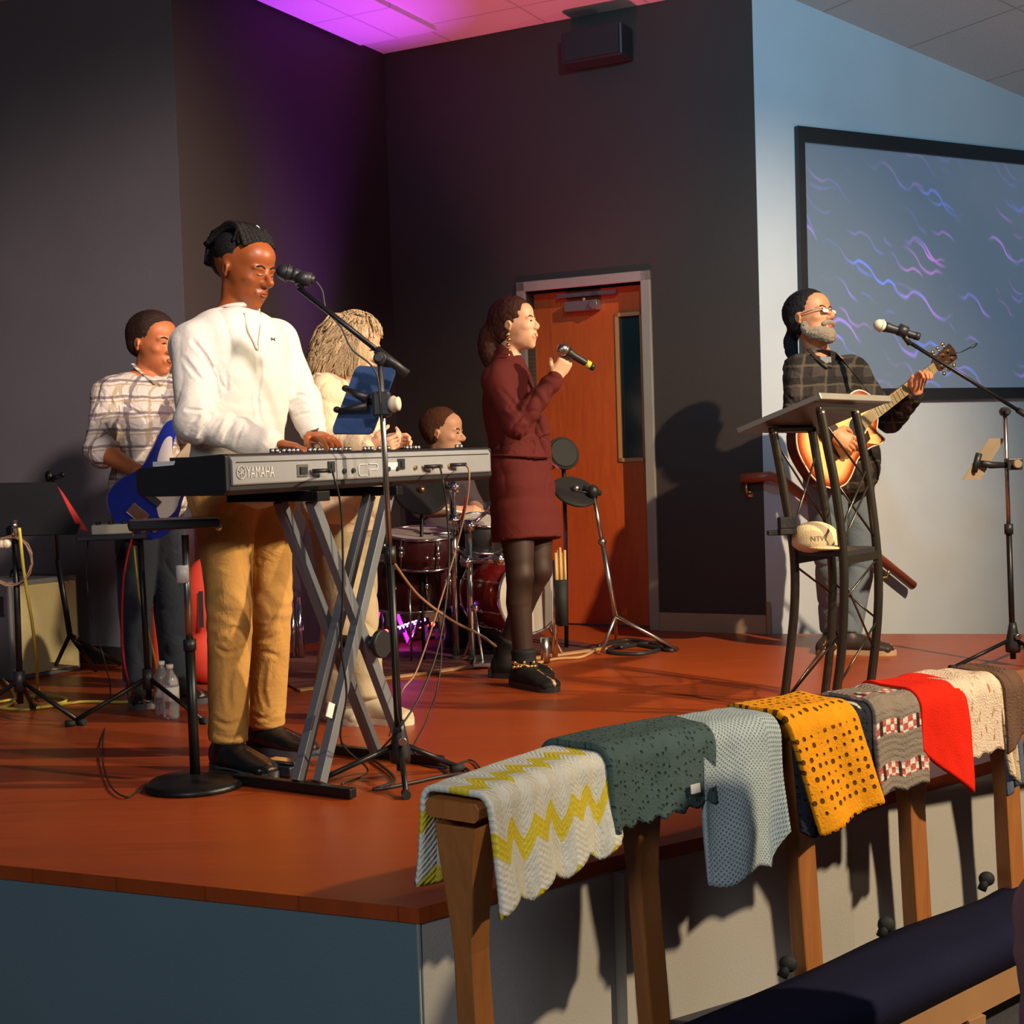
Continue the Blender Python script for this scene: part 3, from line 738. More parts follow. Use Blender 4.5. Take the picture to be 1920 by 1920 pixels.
def fold_noise(amp, sc_, seed=0, stretch=(1,1,1)):
    def f(co, n_):
        p = V((co.x*sc_*stretch[0]+seed, co.y*sc_*stretch[1], co.z*sc_*stretch[2]))
        p += noise.noise_vector(p*1.3)*.25
        r = max(0, 1-abs(noise.noise(p))*3.0); return -amp*r*r*r+amp*.35*noise.noise(p*.6)
    return f
def creases(fig, S, amp=.006, near=.16, freq=85):
    "sleeve creases that run round the arm below the elbow"
    J = fig.J; e, w_ = J['e'+S], J['w'+S]; ax = (w_-e).normalized(); L = (w_-e).length
    def f(co, n_):
        t_ = (co-e).dot(ax); r = (co-e-ax*t_).length
        if -.03 < t_ < L and r < .085: return amp*math.sin(t_*freq+4*noise.noise(co*14))*min(1, (t_+.03)/.05)
        return 0
    return f
def addf(*fs): return lambda co, n_: sum(f(co, n_) for f in fs)
def haircap(h, P, name, m, prims, voxel=.006, amp=.004, sc_=60, smooth=2, extra=None, label=None):
    mb = MB()
    for c, r in prims: h.e(mb, c, r)
    if extra: extra(mb)
    return mb.skin(name, m, P, voxel, smooth, disp=lambda co, n_: amp*noise.noise(co*sc_))

def groove(o, paths, d_=5):
    "press crease lines into a cloth surface along pixel paths"
    org = ORG[o.name]; bv = bvh_of(o); me = o.data; segs = []
    for pts, dep, wd in paths:
        q = [hit(x, y, bv, d_)[0] for x, y in pts]; q = cat(q, 4)
        segs += [(q[i], q[i+1], dep*math.sin(math.pi*(i+.5)/(len(q)-1))**.5, wd) for i in range(len(q)-1)]
    for v in me.vertices:
        p = v.co+org; m_ = 0; 
        for a, b, dep, wd in segs:
            if abs(p.x-a.x) > .09 or abs(p.z-a.z) > .09: continue
            ab = b-a; t_ = max(0, min(1, (p-a).dot(ab)/max(1e-9, ab.length_squared))); r = (p-a-ab*t_).length/wd
            if r < 2.2: m_ = min(m_, -dep*(1-r*r/1.2)*math.exp(-r*r)) if r < 1.1 else m_ ; 
            if 1.0 < r < 2.2 and m_ == 0: m_ = dep*.35*math.sin((r-1)/1.2*math.pi)
        if m_: v.co += v.normal*m_
    me.update()
# ------------------------------------------------------------------ keyboard player
K['offwhite'] = cloth('off-white waffle knit', (.64,.61,.54), 240, .22, .04, fold=9)
K['chino'] = cloth('mustard chinos', (.56,.29,.075), 200, .45, .08, fold=8)
K['shoeblack'] = mat('black leather', (.015,.014,.015), .32, bump=.1)
K['solegrey'] = mat('grey rubber sole', (.12,.12,.13), .7)
P = thing('person', 'man in off-white long-sleeved henley shirt and mustard trousers playing the keyboard, hair tied up', 'person', V((at(455,1420,4.6).x, 4.6, 0)))
J = dict(neck=at(443,592,4.60), chest=at(446,690,4.58), waist=at(444,835,4.60), pelvis=at(452,915,4.62),
    sR=at(362,650,4.47), sL=at(516,642,4.74), eR=at(366,792,4.34), eL=at(566,742,4.72), wR=at(505,830,4.36), wL=at(588,812,4.66),
    hR=at(420,930,4.55), hL=at(492,930,4.70), kR=at(430,1150,4.46), kL=at(508,1140,4.66), aR=at(428,1404,4.44), aL=at(497,1372,4.72),
    tR=at(520,1450,4.28), tL=at(575,1400,4.62))
for k_ in ('aR','aL'): J[k_].z = .085
H = Head(at(459,505,4.58), V((.80,-.56,-.31)), .250, roll=0, sy=1.12, sx=.96, nose=1.05)
F_ = Fig(J, 1.03, 1.02)
hR = dict(w=J['wR'], d=at(572,840,4.36)-J['wR'], nrm=V((0,0,-1)), side=V((.4,.9,0)), curl=.42, s=1.0)
hL = dict(w=J['wL'], d=at(655,842,4.50)-J['wL'], nrm=V((-.1,0,-1)), side=V((-.5,-.6,0)), curl=.30, s=1.0)
bd_ = F_.body(P, 'skin_dark', H, [hR, hL])
H.face(P, 'hair_black', 'lips_dark', closed=True)
mb = MB(); mb.k = .030; F_.torso(mb, .016, -.14, .97, .02)
for S in 'RL': F_.arm(mb, S, .017, .97 if S == 'R' else .90, .004)
mb.ell(J['eR'], .062)
shirt = mb.skin('shirt', 'offwhite', P, .0055, 14, addf(fold_noise(.006, 4.5, 3, (1,1,.8)), creases(F_, 'R', .0028), creases(F_, 'L', .0022)))
groove(shirt, [([(362,640),(386,672),(402,705),(408,745)], .010, .010), ([(345,672),(368,702),(392,730)], .007, .009), ([(404,690),(412,715),(425,730),(424,700)], .005, .008),
    ([(350,768),(375,770),(396,774)], .009, .008), ([(372,782),(358,800),(350,812)], .006, .007), ([(395,782),(382,802),(372,818)], .006, .007), ([(416,788),(404,808),(396,824)], .005, .007), ([(438,792),(426,814),(420,830)], .005, .007), ([(456,797),(446,818),(440,836)], .005, .006),
    ([(484,660),(488,700),(482,745),(488,790)], .006, .010), ([(541,665),(540,700),(536,745)], .006, .009), ([(545,745),(560,740),(572,742)], .005, .006), ([(548,765),(563,758),(577,758)], .005, .006), ([(552,782),(568,776),(582,775)], .004, .006)], 4.5)
bs = bvh_of(shirt)
K['seam'] = cloth('shirt seam', (.50,.42,.30), 200, .2)
def onsurf(pts, bv, off=.002, d_=4.5):
    out = []
    for q in pts:
        p, n_ = hit(q[0], q[1], bv, d_); out.append(p+n_*off)
    return out
mb = MB(); mb.tube(cat(onsurf([(458,588),(464,620),(474,640),(480,655)], bs), 4), (.0035), 6)
mb.tube(cat(onsurf([(488,586),(487,615),(484,640),(484,655),(480,655)], bs), 4), (.002), 6)
mb.build('button_placket', 'seam', shirt)
nk = J['neck'].lerp(H.p(0,-.06,-.2), .12); mb = MB(); mb.ring(nk, (H.p(0,-.06,-.2)-J['neck']).normalized()*1.0+V((-.25,.22,0)), .070, .008, 30, 8); mb.build('neckband', 'offwhite', shirt)
# small chest emblem
p, n_ = hit(511, 636, bs, 4.5); R_ = n_.cross(V((0,0,1))).normalized()*-1; U_ = R_.cross(n_)*-1; mb = MB()
if R_.x < 0: R_ = -R_
U_ = V((0,0,1))
for sg in (-1, 1):
    mb.tube([p+n_*.003+R_*(.011*math.sin(a))*1.0+U_*(sg*(.010-.010*math.cos(a))-.0005*sg) for a in (-1.1,-.6,-.2,.2,.6,1.1)], .0014, 6)
K['ink'] = mat('dark ink', (.05,.04,.03), .6); mb.build('chest_emblem', 'ink', shirt)
# trousers
mb = MB(); mb.k = .03; F_.torso(mb, .012, -.10, .22)
for S in 'RL': F_.trleg(mb, S, (.108,.078,.069,.066))
def kneefold(co, n_):
    v = 0
    for q, r_ in ((J['kL'], .16), (J['kR'], .14), (J['aL'], .13), (J['aR'], .13)):
        d_ = (co-q).length
        if d_ < r_: v += .0035*(1-d_/r_)*math.sin((co.z*1.0+co.x*.6)*95+5*noise.noise(co*9))
    return v
tr = mb.skin('trousers', 'chino', P, .006, 10, addf(fold_noise(.006, 4.2, 1, (1.2,1.2,.7)), kneefold))
groove(tr, [([(462,1190),(440,1178),(415,1190)], .007, .010), ([(455,1215),(430,1225),(408,1215)], .006, .010), ([(515,1160),(500,1175),(480,1172)], .008, .010), ([(520,1190),(500,1200),(478,1196)], .007, .010), ([(518,1230),(495,1222),(476,1232)], .006, .010),
    ([(400,1345),(425,1360),(450,1352)], .006, .010), ([(405,1378),(430,1384),(458,1374)], .005, .008), ([(470,1335),(492,1348),(514,1338)], .006, .009), ([(440,1240),(428,1290),(432,1330)], .005, .012), ([(498,1245),(492,1290),(500,1325)], .005, .010), ([(510,1030),(490,1050),(474,1045)], .005, .010)], 4.6)
for S in 'RL': F_.shoe(P, S, 'shoeblack', 'solegrey')
# hair: dreadlocks tied up and back
def dreads(mb):
    rnd = random.Random(4)
    for i in range(34):
        x = (i % 9-4)/4; lay = i//9
        a = [H.p(x*.26, .22-.10*lay-.05*abs(x), .385+.03*lay*0-.06*x*x), H.p(x*.25, .0, .50+rnd.uniform(0,.05)), H.p(x*.20, -.26, .47+rnd.uniform(-.05,.06)), H.p(x*.20+rnd.uniform(-.05,.05), -.50, .26+rnd.uniform(-.1,.1))]
        if i % 3 == 0: a.append(H.p(x*.16+rnd.uniform(-.05,.05), -.50+rnd.uniform(-.03,.05), -.02+rnd.uniform(-.1,.08)))
        mb.tube(cat(a, 4), .040*H.h, 7)
mb = MB(); dreads(mb)
for c_, r_ in (((0,-.115,.19),(.338,.375,.335)), ((0,-.30,.10),(.26,.22,.30)), ((0,-.46,.18),(.17,.12,.18))): H.e(mb, c_, r_)
hair = mb.build('hair', 'hair_black', P)
mb = MB(); q = H.p(-.08,.0,.53); mb.ring(q, H.ax[1], .012, .003, 14, 6); mb.build('hair_clip', 'white', hair)
# watch
mb = MB(); wd = (J['wL']-J['eL']).normalized(); mb.ring(J['wL']+wd*.004, wd, .032, .007, 20, 8); mb.disc(J['wL']+wd*.004+V((.004,-.026,.020)), V((0,-.7,.7)), .019, .010); mb.build('wristwatch', 'satin', P)
KP_J = J
# ------------------------------------------------------------------ electric piano on its stand
KU = V((.523,.852,0)).normalized(); KVp = V((-.852,.523,0)).normalized(); ZU = V((0,0,1))
K0 = at(430, 851, 3.79); ktop, kbot = 1.019, .905; K0 = V((K0.x, K0.y, 0)); KL = 1.33
def kp(s, v, z): return K0+KU*s+KVp*v+V((0,0,z))
K['kgrey'] = mat('grey keyboard panel', (.34,.34,.35), .42, .1, bump=.04, bscale=300)
KB = thing('stage_piano', 'long black and grey stage piano with cables in its back panel on a crossed stand', 'keyboard', kp(KL/2, .18, kbot))
mb = MB(); ax_ = (KU, KVp, ZU)
prof = [(0.004,kbot+.012),(0.02,kbot),(.33,kbot),(.35,kbot+.012),(.35,kbot+.075),(.335,kbot+.082),(.20,kbot+.088),(.19,ktop-.008),(.016,ktop),(.004,ktop-.006)]
mb.hexa([kp(0,v,z) for v, z in prof], [kp(KL,v,z) for v, z in prof]); mb.build('body', 'satin', KB, bevel=.002)
mb = MB(); pr = [(.0,kbot+.026),(-.004,kbot+.03),(-.004,ktop-.020),(.006,ktop-.006),(.012,ktop-.006),(.012,kbot+.026)]
mb.hexa([kp(.006,v,z) for v, z in pr], [kp(KL-.006,v,z) for v, z in pr]); bp = mb.build('back_panel', 'kgrey', KB, bevel=.002)
mb = MB(); mb.beam(kp(.02,-.0048,ktop-.024), kp(KL-.02,-.0048,ktop-.024), .002, .0025); mb.build('panel_seam', 'satin', bp)
for se in (-.012, KL-.0): 
    mb = MB(); mb.hexa([kp(se,v,z) for v, z in prof], [kp(se+.012,v,z) for v, z in prof]); mb.build('end_cheek', 'satin', KB, bevel=.003)
mb = MB()
for i in range(52): mb.box(kp(.05+i*.0236+.0118, .275, kbot+.092), (.0225,.14,.014), ax_)
mb.build('white_keys', 'white', KB)
mb = MB()
for i in range(51):
    if i % 7 not in (2, 6): mb.box(kp(.05+(i+1)*.0236, .25, kbot+.103), (.011,.09,.012), ax_)
mb.build('black_keys', 'satin', KB)
for px in (510,519,531,541,549,557,580,589,598,604,620,628,636,647,655,683,690,697,710,722,728,762,769,778,784,856,864):
    # knobs and sliders along the control panel
    f0 = (px-430)/488; s_ = f0*KL*.78+.0; 
    lo, hi = 0, KL
    for _ in range(30):
        mid = (lo+hi)/2
        if proj(kp(mid,.06,ktop+.006))[0] < px: lo = mid
        else: hi = mid
    MB().tube([kp(lo,.06,ktop-.002), kp(lo,.06,ktop+.012)], .0075, 10).build('control_knob', 'steel', KB)
def sk(px, z=.96):
    lo, hi = 0, KL
    for _ in range(30):
        mid = (lo+hi)/2
        if proj(kp(mid,-.005,z))[0] < px: lo = mid
        else: hi = mid
    return lo
def zk(py, s_):
    lo, hi = .85, 1.05
    for _ in range(30):
        mid = (lo+hi)/2
        if proj(kp(s_,-.005,mid))[1] > py: lo = mid
        else: hi = mid
    return lo
sa, sb = sk(462), sk(514); z0 = zk(896, sa); z1 = zk(875, sa)
text_mb('YAMAHA', kp(sa,-.0045,z0), KU, ZU, z1-z0, .0016, sb-sa).build('lettering', 'white', bp)
mb = MB(); c = kp(sk(452), -.0065, (z0+z1)/2); r = (z1-z0)*.56
mb.ring(c, KVp, r, .0012, 24, 6)
for i in range(6):
    d_ = KU*math.cos(i*math.pi/3+.52)+ZU*math.sin(i*math.pi/3+.52); mb.tube([c, c+d_*r*.8], .0011, 5)
mb.build('emblem', 'white', bp)
sa, sm, sb = sk(672), sk(690), sk(708); z0 = zk(892, sa); z1 = zk(871, sa); y_ = -.0065; e = .006
mb = MB(); mb.tube([kp(sm-.004,y_,z1), kp(sa+e,y_,z1), kp(sa,y_,z1-e), kp(sa,y_,z0+e), kp(sa+e,y_,z0), kp(sm-.004,y_,z0)], .0016, 6)
mb.tube([kp(sm+.006,y_,z0), kp(sm+.006,y_,(z0+z1)/2), kp(sb-e,y_,(z0+z1)/2), kp(sb,y_,(z0+z1)/2+e), kp(sb,y_,z1-e), kp(sb-e,y_,z1), kp(sm+.004,y_,z1)], .0016, 6)
mb.build('model_mark', 'white', bp)
for px, ww in ((621,.03),(752,.035)):
    MB().box(kp(sk(px),-.006,.972), (ww,.006,.034), ax_).box(kp(sk(px),-.010,.972), (ww*.35,.006,.02), ax_).build('power_socket', 'satin', bp, bevel=.001)
for px in (645,662,728,745,778,798,812,826,842): MB().disc(kp(sk(px),-.007,.958), KVp, .0075, .008, 14).build('jack_socket', 'brass' if px > 770 else 'satin', bp)
MB().box(kp(sk(567),-.006,.965), (.045,.005,.036), ax_).box(kp(sk(567),-.010,.965), (.03,.006,.02), ax_, 1).build('socket_plate', ['steel','satin'], bp)
MB().prism([kp(sk(727),-.0045,.955), kp(sk(748),-.0045,.955), kp(sk(748),-.0045,.978), kp(sk(727),-.0045,.978)], KVp*-.001).build('label_sticker', 'white', bp)
def plugcable(name, label, s_, z, pts, m, r=.0032, horiz=1):
    T = thing(name, label, 'cable', kp(s_,-.02,z))
    a = kp(s_,-.01,z); MB().tube([a, a+KU*.012*horiz-KVp*.02, a+KU*.055*horiz-KVp*.026], .0065, 10).build('plug', 'satin', T)
    st = a+KU*.052*horiz-KVp*.026
    MB().tube(cat([st, *pts], 7), r, 7).build('cord', m, T)
plugcable('power_cable', 'black cable curving from left socket of the piano down between crossed stand legs', sk(583), .962, [at(625,890,3.98), at(640,960,4.0), at(643,1100,4.02), at(640,1210,4.05), at(650,1300,4.08), at(640,1390,4.1), G(690,1445,.01), G(640,1470,.01)], 'cable')
plugcable('audio_cable', 'dark audio cable hanging from the piano near the middle sockets to the floor', sk(793), .960, [at(830,900,4.45), at(838,960,4.5), at(842,1060,4.5), at(825,1200,4.4), at(790,1300,4.3), at(745,1370,4.2), G(700,1420,.01)], 'cable')
plugcable('audio_cable', 'tan audio cable with red band hanging from the right end of the piano', sk(842), .962, [at(880,890,4.65), at(872,960,4.68), at(846,1060,4.7), at(812,1170,4.65), at(780,1260,4.6), at(752,1300,4.5), G(730,1380,.05)], 'cabletan')
MB().tube([at(876,930,4.68), at(866,975,4.69)], .0055, 8).build('cable_band', K['cablered'], bpy.data.objects['audio_cable.001'])
tag(MB().tube(cat([at(822,1150,4.9), at(828,1220,4.9), at(820,1290,4.85), at(800,1350,4.8), G(770,1420,.006), G(830,1440,.006), G(880,1425,.006), G(900,1440,.006)], 6), .003, 6).build('microphone_cable', 'cable'), 'thin black cable trailing from under the piano onto the floor right of the boom stand', 'cable')
# crossed double-braced stand
ST = thing('keyboard_stand', 'black double-braced folding cross stand under the stage piano', 'stand', kp(KL*.5,.17,0))
def xs(s, v, z): return kp(KL*.48+s, v, z)
def solve(px, py, v):   # stand-plane coordinates of a pixel
    P0_ = xs(0, v, 0); n = KVp; d = _f*FPX + _r*(px-960) + _u*(960-py)
    p = CAMP+d*((P0_-CAMP).dot(n)/d.dot(n)); return p
US = []
for (a_, b_, v) in (((524,937),(704,1402),.14), ((584,934),(760,1408),.04), ((693,931),(558,1462),.10), ((727,928),(600,1470),.03)):
    p_, q_ = solve(*a_, v), solve(*b_, v); US.append(((p_-xs(0,v,0)).dot(KU), (q_-xs(0,v,0)).dot(KU), v))
    p_.z = kbot-.03; q_.z = .03
    MB().beam(p_, q_, .034, .030, KVp).build('leg_bar', 'greymetal', ST, bevel=.002)
for s_, _q, v_ in US: MB().beam(xs(s_,-.02,kbot-.018), xs(s_,.34,kbot-.018), .03, .03).build('top_arm', 'black', ST, bevel=.003)
for s_ in (US[2][1]-.01, US[0][1]+.01): MB().beam(xs(s_,-.12,.018), xs(s_,.34,.018), .03, .03).build('foot_bar', 'black', ST, bevel=.004)
MB().tube([xs(0,-.0,(kbot-.03)*.47), xs(0,.19,(kbot-.03)*.47)], .022, 12).disc(xs(0,-.01,(kbot-.03)*.47), KVp, .045, .02).build('pivot', 'satin', ST)
p_ = solve(616,1345,.012); q_ = solve(622,1318,.012); MB().beam(p_, q_, .030, .004, KVp).build('label_tape', 'white', ST)
# sustain pedal
T = thing('sustain_pedal', 'black sustain pedal with chrome plate on the floor behind the stand feet', 'pedal', G(520,1455))
pc_ = G(522,1452); dx = V((.85,-.52,0)).normalized(); dy = V((.52,.85,0))
MB().box(pc_+V((0,0,.02)), (.16,.075,.035), (dx,dy,ZU)).build('base', 'satin', T, bevel=.006)
MB().box(pc_+V((0,0,.046))+dx*.03, (.12,.05,.010), (dx,dy,ZU)).build('footplate', 'chrome', T, bevel=.004)
# ------------------------------------------------------------------ singer
K['maroon'] = cloth('maroon knit dress', (.098,.012,.010), 260, .2, .1, fold=7)
K['tights'] = cloth('sheer black tights', (.042,.020,.014), 300, .05, .25, .55)
K['suede'] = cloth('black suede', (.012,.011,.011), 260, .2, .2, .7)
K['gold'] = mat('gold', (.9,.62,.25), .22, 1.0)
P = thing('person', 'woman in maroon long-sleeved dress, black tights and ankle boots singing into a handheld microphone', 'person', V((at(985,1285,5.9).x, 5.9, 0)))
J = dict(neck=at(950,675,6.02), chest=at(955,745,6.02), waist=at(960,835,6.03), pelvis=at(978,905,6.03),
    sR=at(932,712,5.90), sL=at(968,716,6.16), eR=at(966,800,5.80), eL=at(1008,800,6.22), wR=at(1042,708,5.86), wL=at(1020,880,6.22),
    hR=at(965,935,5.97), hL=at(1000,935,6.10), kR=at(975,1080,5.88), kL=at(1010,1070,6.02), aR=at(983,1252,5.86), aL=at(950,1242,6.12),
    tR=at(1040,1290,5.7), tL=at(985,1262,6.1))
J['aR'].z = .10; J['aL'].z = .12
H = Head(at(966,610,6.0), V((.93,-.34,.10)), .232, sy=1.02, sx=.95, nose=.62, jaw=.9)
F_ = Fig(J, .93, .94, fem=True)
mic_a, mic_b = at(1047,650,5.84), at(1114,690,5.90)
hd = at(1066,668,5.86)-J['wR']
F_.body(P, 'skin_fair', H, [dict(w=J['wR'], d=hd, nrm=V((-.2,.9,.1)), side=V((-1,0,.3)), curl=1.05, s=.9, spread=.4, thumb=.9)])
H.face(P, 'hair_auburn', 'lips', smile=1)
mb = MB(); mb.k = .035; F_.torso(mb, .012, -.05, .98); mb.chain([J['neck']-F_.up*.02, J['neck']+F_.up*.022], [.064,.060])
for S in 'RL': F_.arm(mb, S, .015, .95)
pl = J['pelvis']; hm = at(988,1012,6.0)
mb.cap = .04; mb.tube(cat([J['waist'], pl, pl.lerp(hm,.5), hm], 4), [(.135,.112)]*2+[(.150,.120)]*3+[(.172,.132)]*3+[(.182,.138)]*2+[(.186,.140)]*3, 24, side=F_.hp)
drs = mb.skin('dress', 'maroon', P, .006, 10, addf(fold_noise(.006, 4.5, 2, (1.4,1.4,.6)), creases(F_, 'R', .003)))
groove(drs, [([(985,800),(1000,830),(990,860)], .009, .012), ([(940,730),(965,760),(985,790)], .005, .012), ([(1003,770),(985,775),(970,790)], .007, .009), ([(962,850),(970,820),(985,800)], .006, .010), ([(1030,860),(1025,900),(1028,950)], .004, .012)], 6)
mb = MB(); mb.ring(J['waist']+V((.012,0,-.045)), V((.06,0,1)), .150, .006, 30, 6); mb.build('waist_seam', 'maroon', P)
mb = MB()
for S in 'RL': F_.leg(mb, S, .006, 1.0)
mb.skin('tights', 'tights', P, .006, 5)
for S in 'RL':
    o = F_.shoe(P, S, 'suede', 'satin', 'ankle_boot', high=.14)
    a = J['a'+S]; d_, sd, f = F_.foot(MB(), S)
    mb = MB().box(f(.0,.022), (.06,.055,.045), (d_, sd, ZU)); mb.build('heel', 'satin', o, bevel=.006)
    if S == 'R':
        mb = MB(); rnd = random.Random(2)
        for i in range(9): mb.ell(a+V((math.sin(i*.7)*.045, -.052, .0+.012*math.cos(i*2.1))), .009)
        mb.ring(a+V((0,0,.0)), V((.2,0,1)), .056, .006, 20, 6); mb.build('buckle_strap', 'gold', o)
def pony(mb):
    mb.chain(cat([H.p(0,-.36,-.02), H.p(0,-.50,-.20), H.p(.05,-.52,-.50), H.p(.1,-.44,-.78)], 3), [.050,.055,.058,.058,.056,.054,.048,.042,.036,.024])
haircap(H, P, 'hair', 'hair_auburn', [((0,-.10,.165),(.345,.41,.38)), ((0,-.22,-.08),(.30,.26,.27)), ((0,.01,.25),(.31,.295,.285))], .005, .0035, 70, 2, pony)
mb = MB(); q = H.p(.325,-.05,-.12)
for i in range(5): mb.ell(q+V((.004*(i%2), -.012, -.016-.022*i)), (.011-.001*i))
mb.build('earring', 'gold', P)
def mic(name, label, a, b, ball='steel', band=None, cord=None, r=.0165):
    T = thing(name, label, 'microphone', (a+b)/2); d = (b-a).normalized(); L = (b-a).length
    MB().ell(a+d*.026, (.026,.026,.030), (*frame(d), d)).ring(a+d*.03, d, .0262, .003, 20, 6).build('grille', ball, T)
    MB().lathe(a+d*.045, d, [(0,.023),(.012,.0215),(.03,r),(L-.075,r*.82),(L-.05,r*.80)], 16).build('handle', 'satin', T)
    if band: MB().lathe(a+d*(L-.045), d, [(0,r*1.02),(.022,r*1.02)], 16).build('colour_band', band, T)
    MB().lathe(a+d*(L-.022), d, [(0,r*.9),(.02,r*.9)], 14).build('end_cap', 'satin', T); return T
K['yellowband'] = mat('yellow tape', (.75,.6,.06), .5)
mic('handheld_microphone', 'black handheld microphone with silver grille and yellow band in the singer\'s hand', mic_a, mic_b, 'steel', 'yellowband')
# ------------------------------------------------------------------ guitarist
K['plaiddark'] = plaid('dark plaid flannel', (.060,.045,.038), (.018,.014,.013), (.12,.09,.06), (0,0,.4), 11, .4, .12)
K['jeans'] = cloth('grey blue jeans', (.13,.16,.19), 240, .3, .18, fold=9)
K['jeansdark'] = cloth('dark navy jeans', (.022,.028,.042), 240, .3, .2, fold=9)
K['shoebrown'] = mat('dark brown leather shoe', (.035,.022,.016), .5, bump=.15)
K['tansole'] = mat('tan sole', (.5,.33,.18), .7)
P = thing('person', 'bearded man in glasses and dark plaid shirt strumming a sunburst acoustic guitar behind the lectern', 'person', V((at(1565,1220,6.55).x, 6.55, 0)))
J = dict(neck=at(1538,672,6.60), chest=at(1545,735,6.60), waist=at(1566,830,6.58), pelvis=at(1572,893,6.60),
    sR=at(1500,697,6.50), sL=at(1598,700,6.72), eR=at(1490,792,6.38), eL=at(1668,790,6.62), wR=at(1560,812,6.22), wL=at(1718,735,6.42),
    hR=at(1550,905,6.53), hL=at(1598,905,6.66), kR=at(1556,1050,6.50), kL=at(1612,1050,6.60), aR=at(1562,1180,6.66), aL=at(1590,1200,6.50),
    tR=at(1510,1190,6.5), tL=at(1625,1225,6.35))
J['aR'].z = .085; J['aL'].z = .085; J['tR'] = J['aR']+V((-.10,-.22,0)); J['tL'] = J['aL']+V((.20,-.10,0))
H = Head(at(1520,597,6.56), V((.66,-.72,.20)), .268, roll=.06, sy=1.0, sx=1.02, nose=1.0, jaw=1.15)
F_ = Fig(J, 1.12, .98)
GN = V((.36,-.93,.05)).normalized()
gU = V((.80,.22,.50)); gU = (gU-GN*gU.dot(GN)).normalized(); gV = gU.cross(GN).normalized()
if gV.z < 0: gV = -gV
GO = at(1582,818,6.28)
F_.body(P, 'skin_ruddy', H, [dict(w=J['wR'], d=V((.8,-.1,-.45)), nrm=V((-.1,.9,-.2)), side=V((0,0,1)), curl=.7, s=1.0),
    dict(w=J['wL'], d=at(1732,688,6.36)-J['wL'], nrm=GN, side=V((-.4,0,.8)), curl=1.0, s=1.0, spread=.5, thumb=.2)])
H.face(P, 'hair_brown', 'lips')
mb = MB(); mb.k = .04; mb.cap = .06; F_.torso(mb, .018, -.34, .98, .06); mb.cap = .3
for S in 'RL': F_.arm(mb, S, .018, .90, .003)
sh = mb.skin('shirt', 'plaiddark', P, .006, 8, addf(fold_noise(.006, 5, 5), fold_noise(.004, 11, 8)))
groove(sh, [([(1500,720),(1510,750),(1500,775)], .009, .010), ([(1530,735),(1555,745),(1580,738)], .006, .009), ([(1475,740),(1490,755),(1500,760)], .006, .008), ([(1560,700),(1575,730),(1580,760)], .006, .010), ([(1680,745),(1672,760),(1675,775)], .006, .008)], 6.5)
bs = bvh_of(sh); mb = MB()
for pts in ([(1515,655),(1530,672),(1553,690)], [(1562,660),(1560,675),(1553,690)]):
    mb.tube(cat(onsurf(pts, bs, .004, 6.5), 3), [(.016,.006)]*6+[(.016,.006)], 8)
mb.build('collar', 'plaiddark', sh)
p, n_ = hit(1546, 677, bs, 6.5); n_ = V((.3,-.95,.1)).normalized(); a_, b_ = frame(n_); MB().box(p+n_*.012, (.058,.036,.003), (a_, b_, n_)).build('name_badge', 'greymetal', sh, bevel=.0015)
K['plaidgrey'] = K['greymetal']
mb = MB(); F_.torso(mb, .008, -.30, .18)
for S in 'RL': F_.trleg(mb, S, (.105,.085,.070,.064), .96)
mb.skin('trousers', 'jeans', P, .0065, 8, addf(fold_noise(.010, 5, 4), ))
for S in 'RL': F_.shoe(P, S, 'shoebrown', 'tansole')
def tail(mb): mb.chain(cat([H.p(-.02,-.38,-.08), H.p(-.02,-.50,-.25), H.p(0,-.50,-.50), H.p(0,-.46,-.62)], 3), [.030,.030,.032,.034,.034,.032,.030,.026,.022,.014])
haircap(H, P, 'hair', 'hair_black', [((0,-.12,.15),(.345,.40,.385)), ((0,-.20,-.06),(.325,.20,.22)), ((0,.0,.25),(.31,.30,.275))], .0055, .003, 80, 2, tail)
mb = MB()
for c_, r_ in (((0,.245,-.36),(.20,.165,.16)), ((.15,.13,-.30),(.10,.16,.14)), ((-.15,.13,-.30),(.10,.16,.14)), ((0,.30,-.44),(.12,.10,.09)), ((.225,.02,-.17),(.06,.10,.15)), ((-.225,.02,-.17),(.06,.10,.15))): H.e(mb, c_, r_)
mb.skin('beard', 'beard', P, .005, 3, disp=lambda co, n_: .004*noise.noise(co*110))
mb = MB()
mb.tube(cat([H.p(-.15,.31,-.22), H.p(-.06,.375,-.185), H.p(.06,.375,-.185), H.p(.15,.31,-.22)], 3), [.008]+[.013]*8+[.008], 6); mb.build('moustache', 'beard', P)
K['lens'] = mat('spectacle lens', (.85,.9,.95), .06, .35)
mb = MB()
for sg in (-1, 1):
    mb.tube([H.p(sg*.19,.40,.045), H.p(sg*.185,.40,-.03), H.p(sg*.05,.42,-.03), H.p(sg*.045,.42,.045), H.p(sg*.19,.40,.045)], .0022, 6)
    mb.tube([H.p(sg*.19,.39,.04), H.p(sg*.30,.25,.04), H.p(sg*.34,.0,.03)], .0022, 6)
mb.tube([H.p(-.045,.42,.03), H.p(.045,.42,.03)], .002, 6); gl = mb.build('spectacles', 'steel', P)
for sg in (-1, 1): MB().prism([H.p(sg*.188,.402,.04), H.p(sg*.183,.402,-.026), H.p(sg*.052,.420,-.026), H.p(sg*.047,.420,.04)], H.ax[1]*.001).build('lens', 'lens', gl)
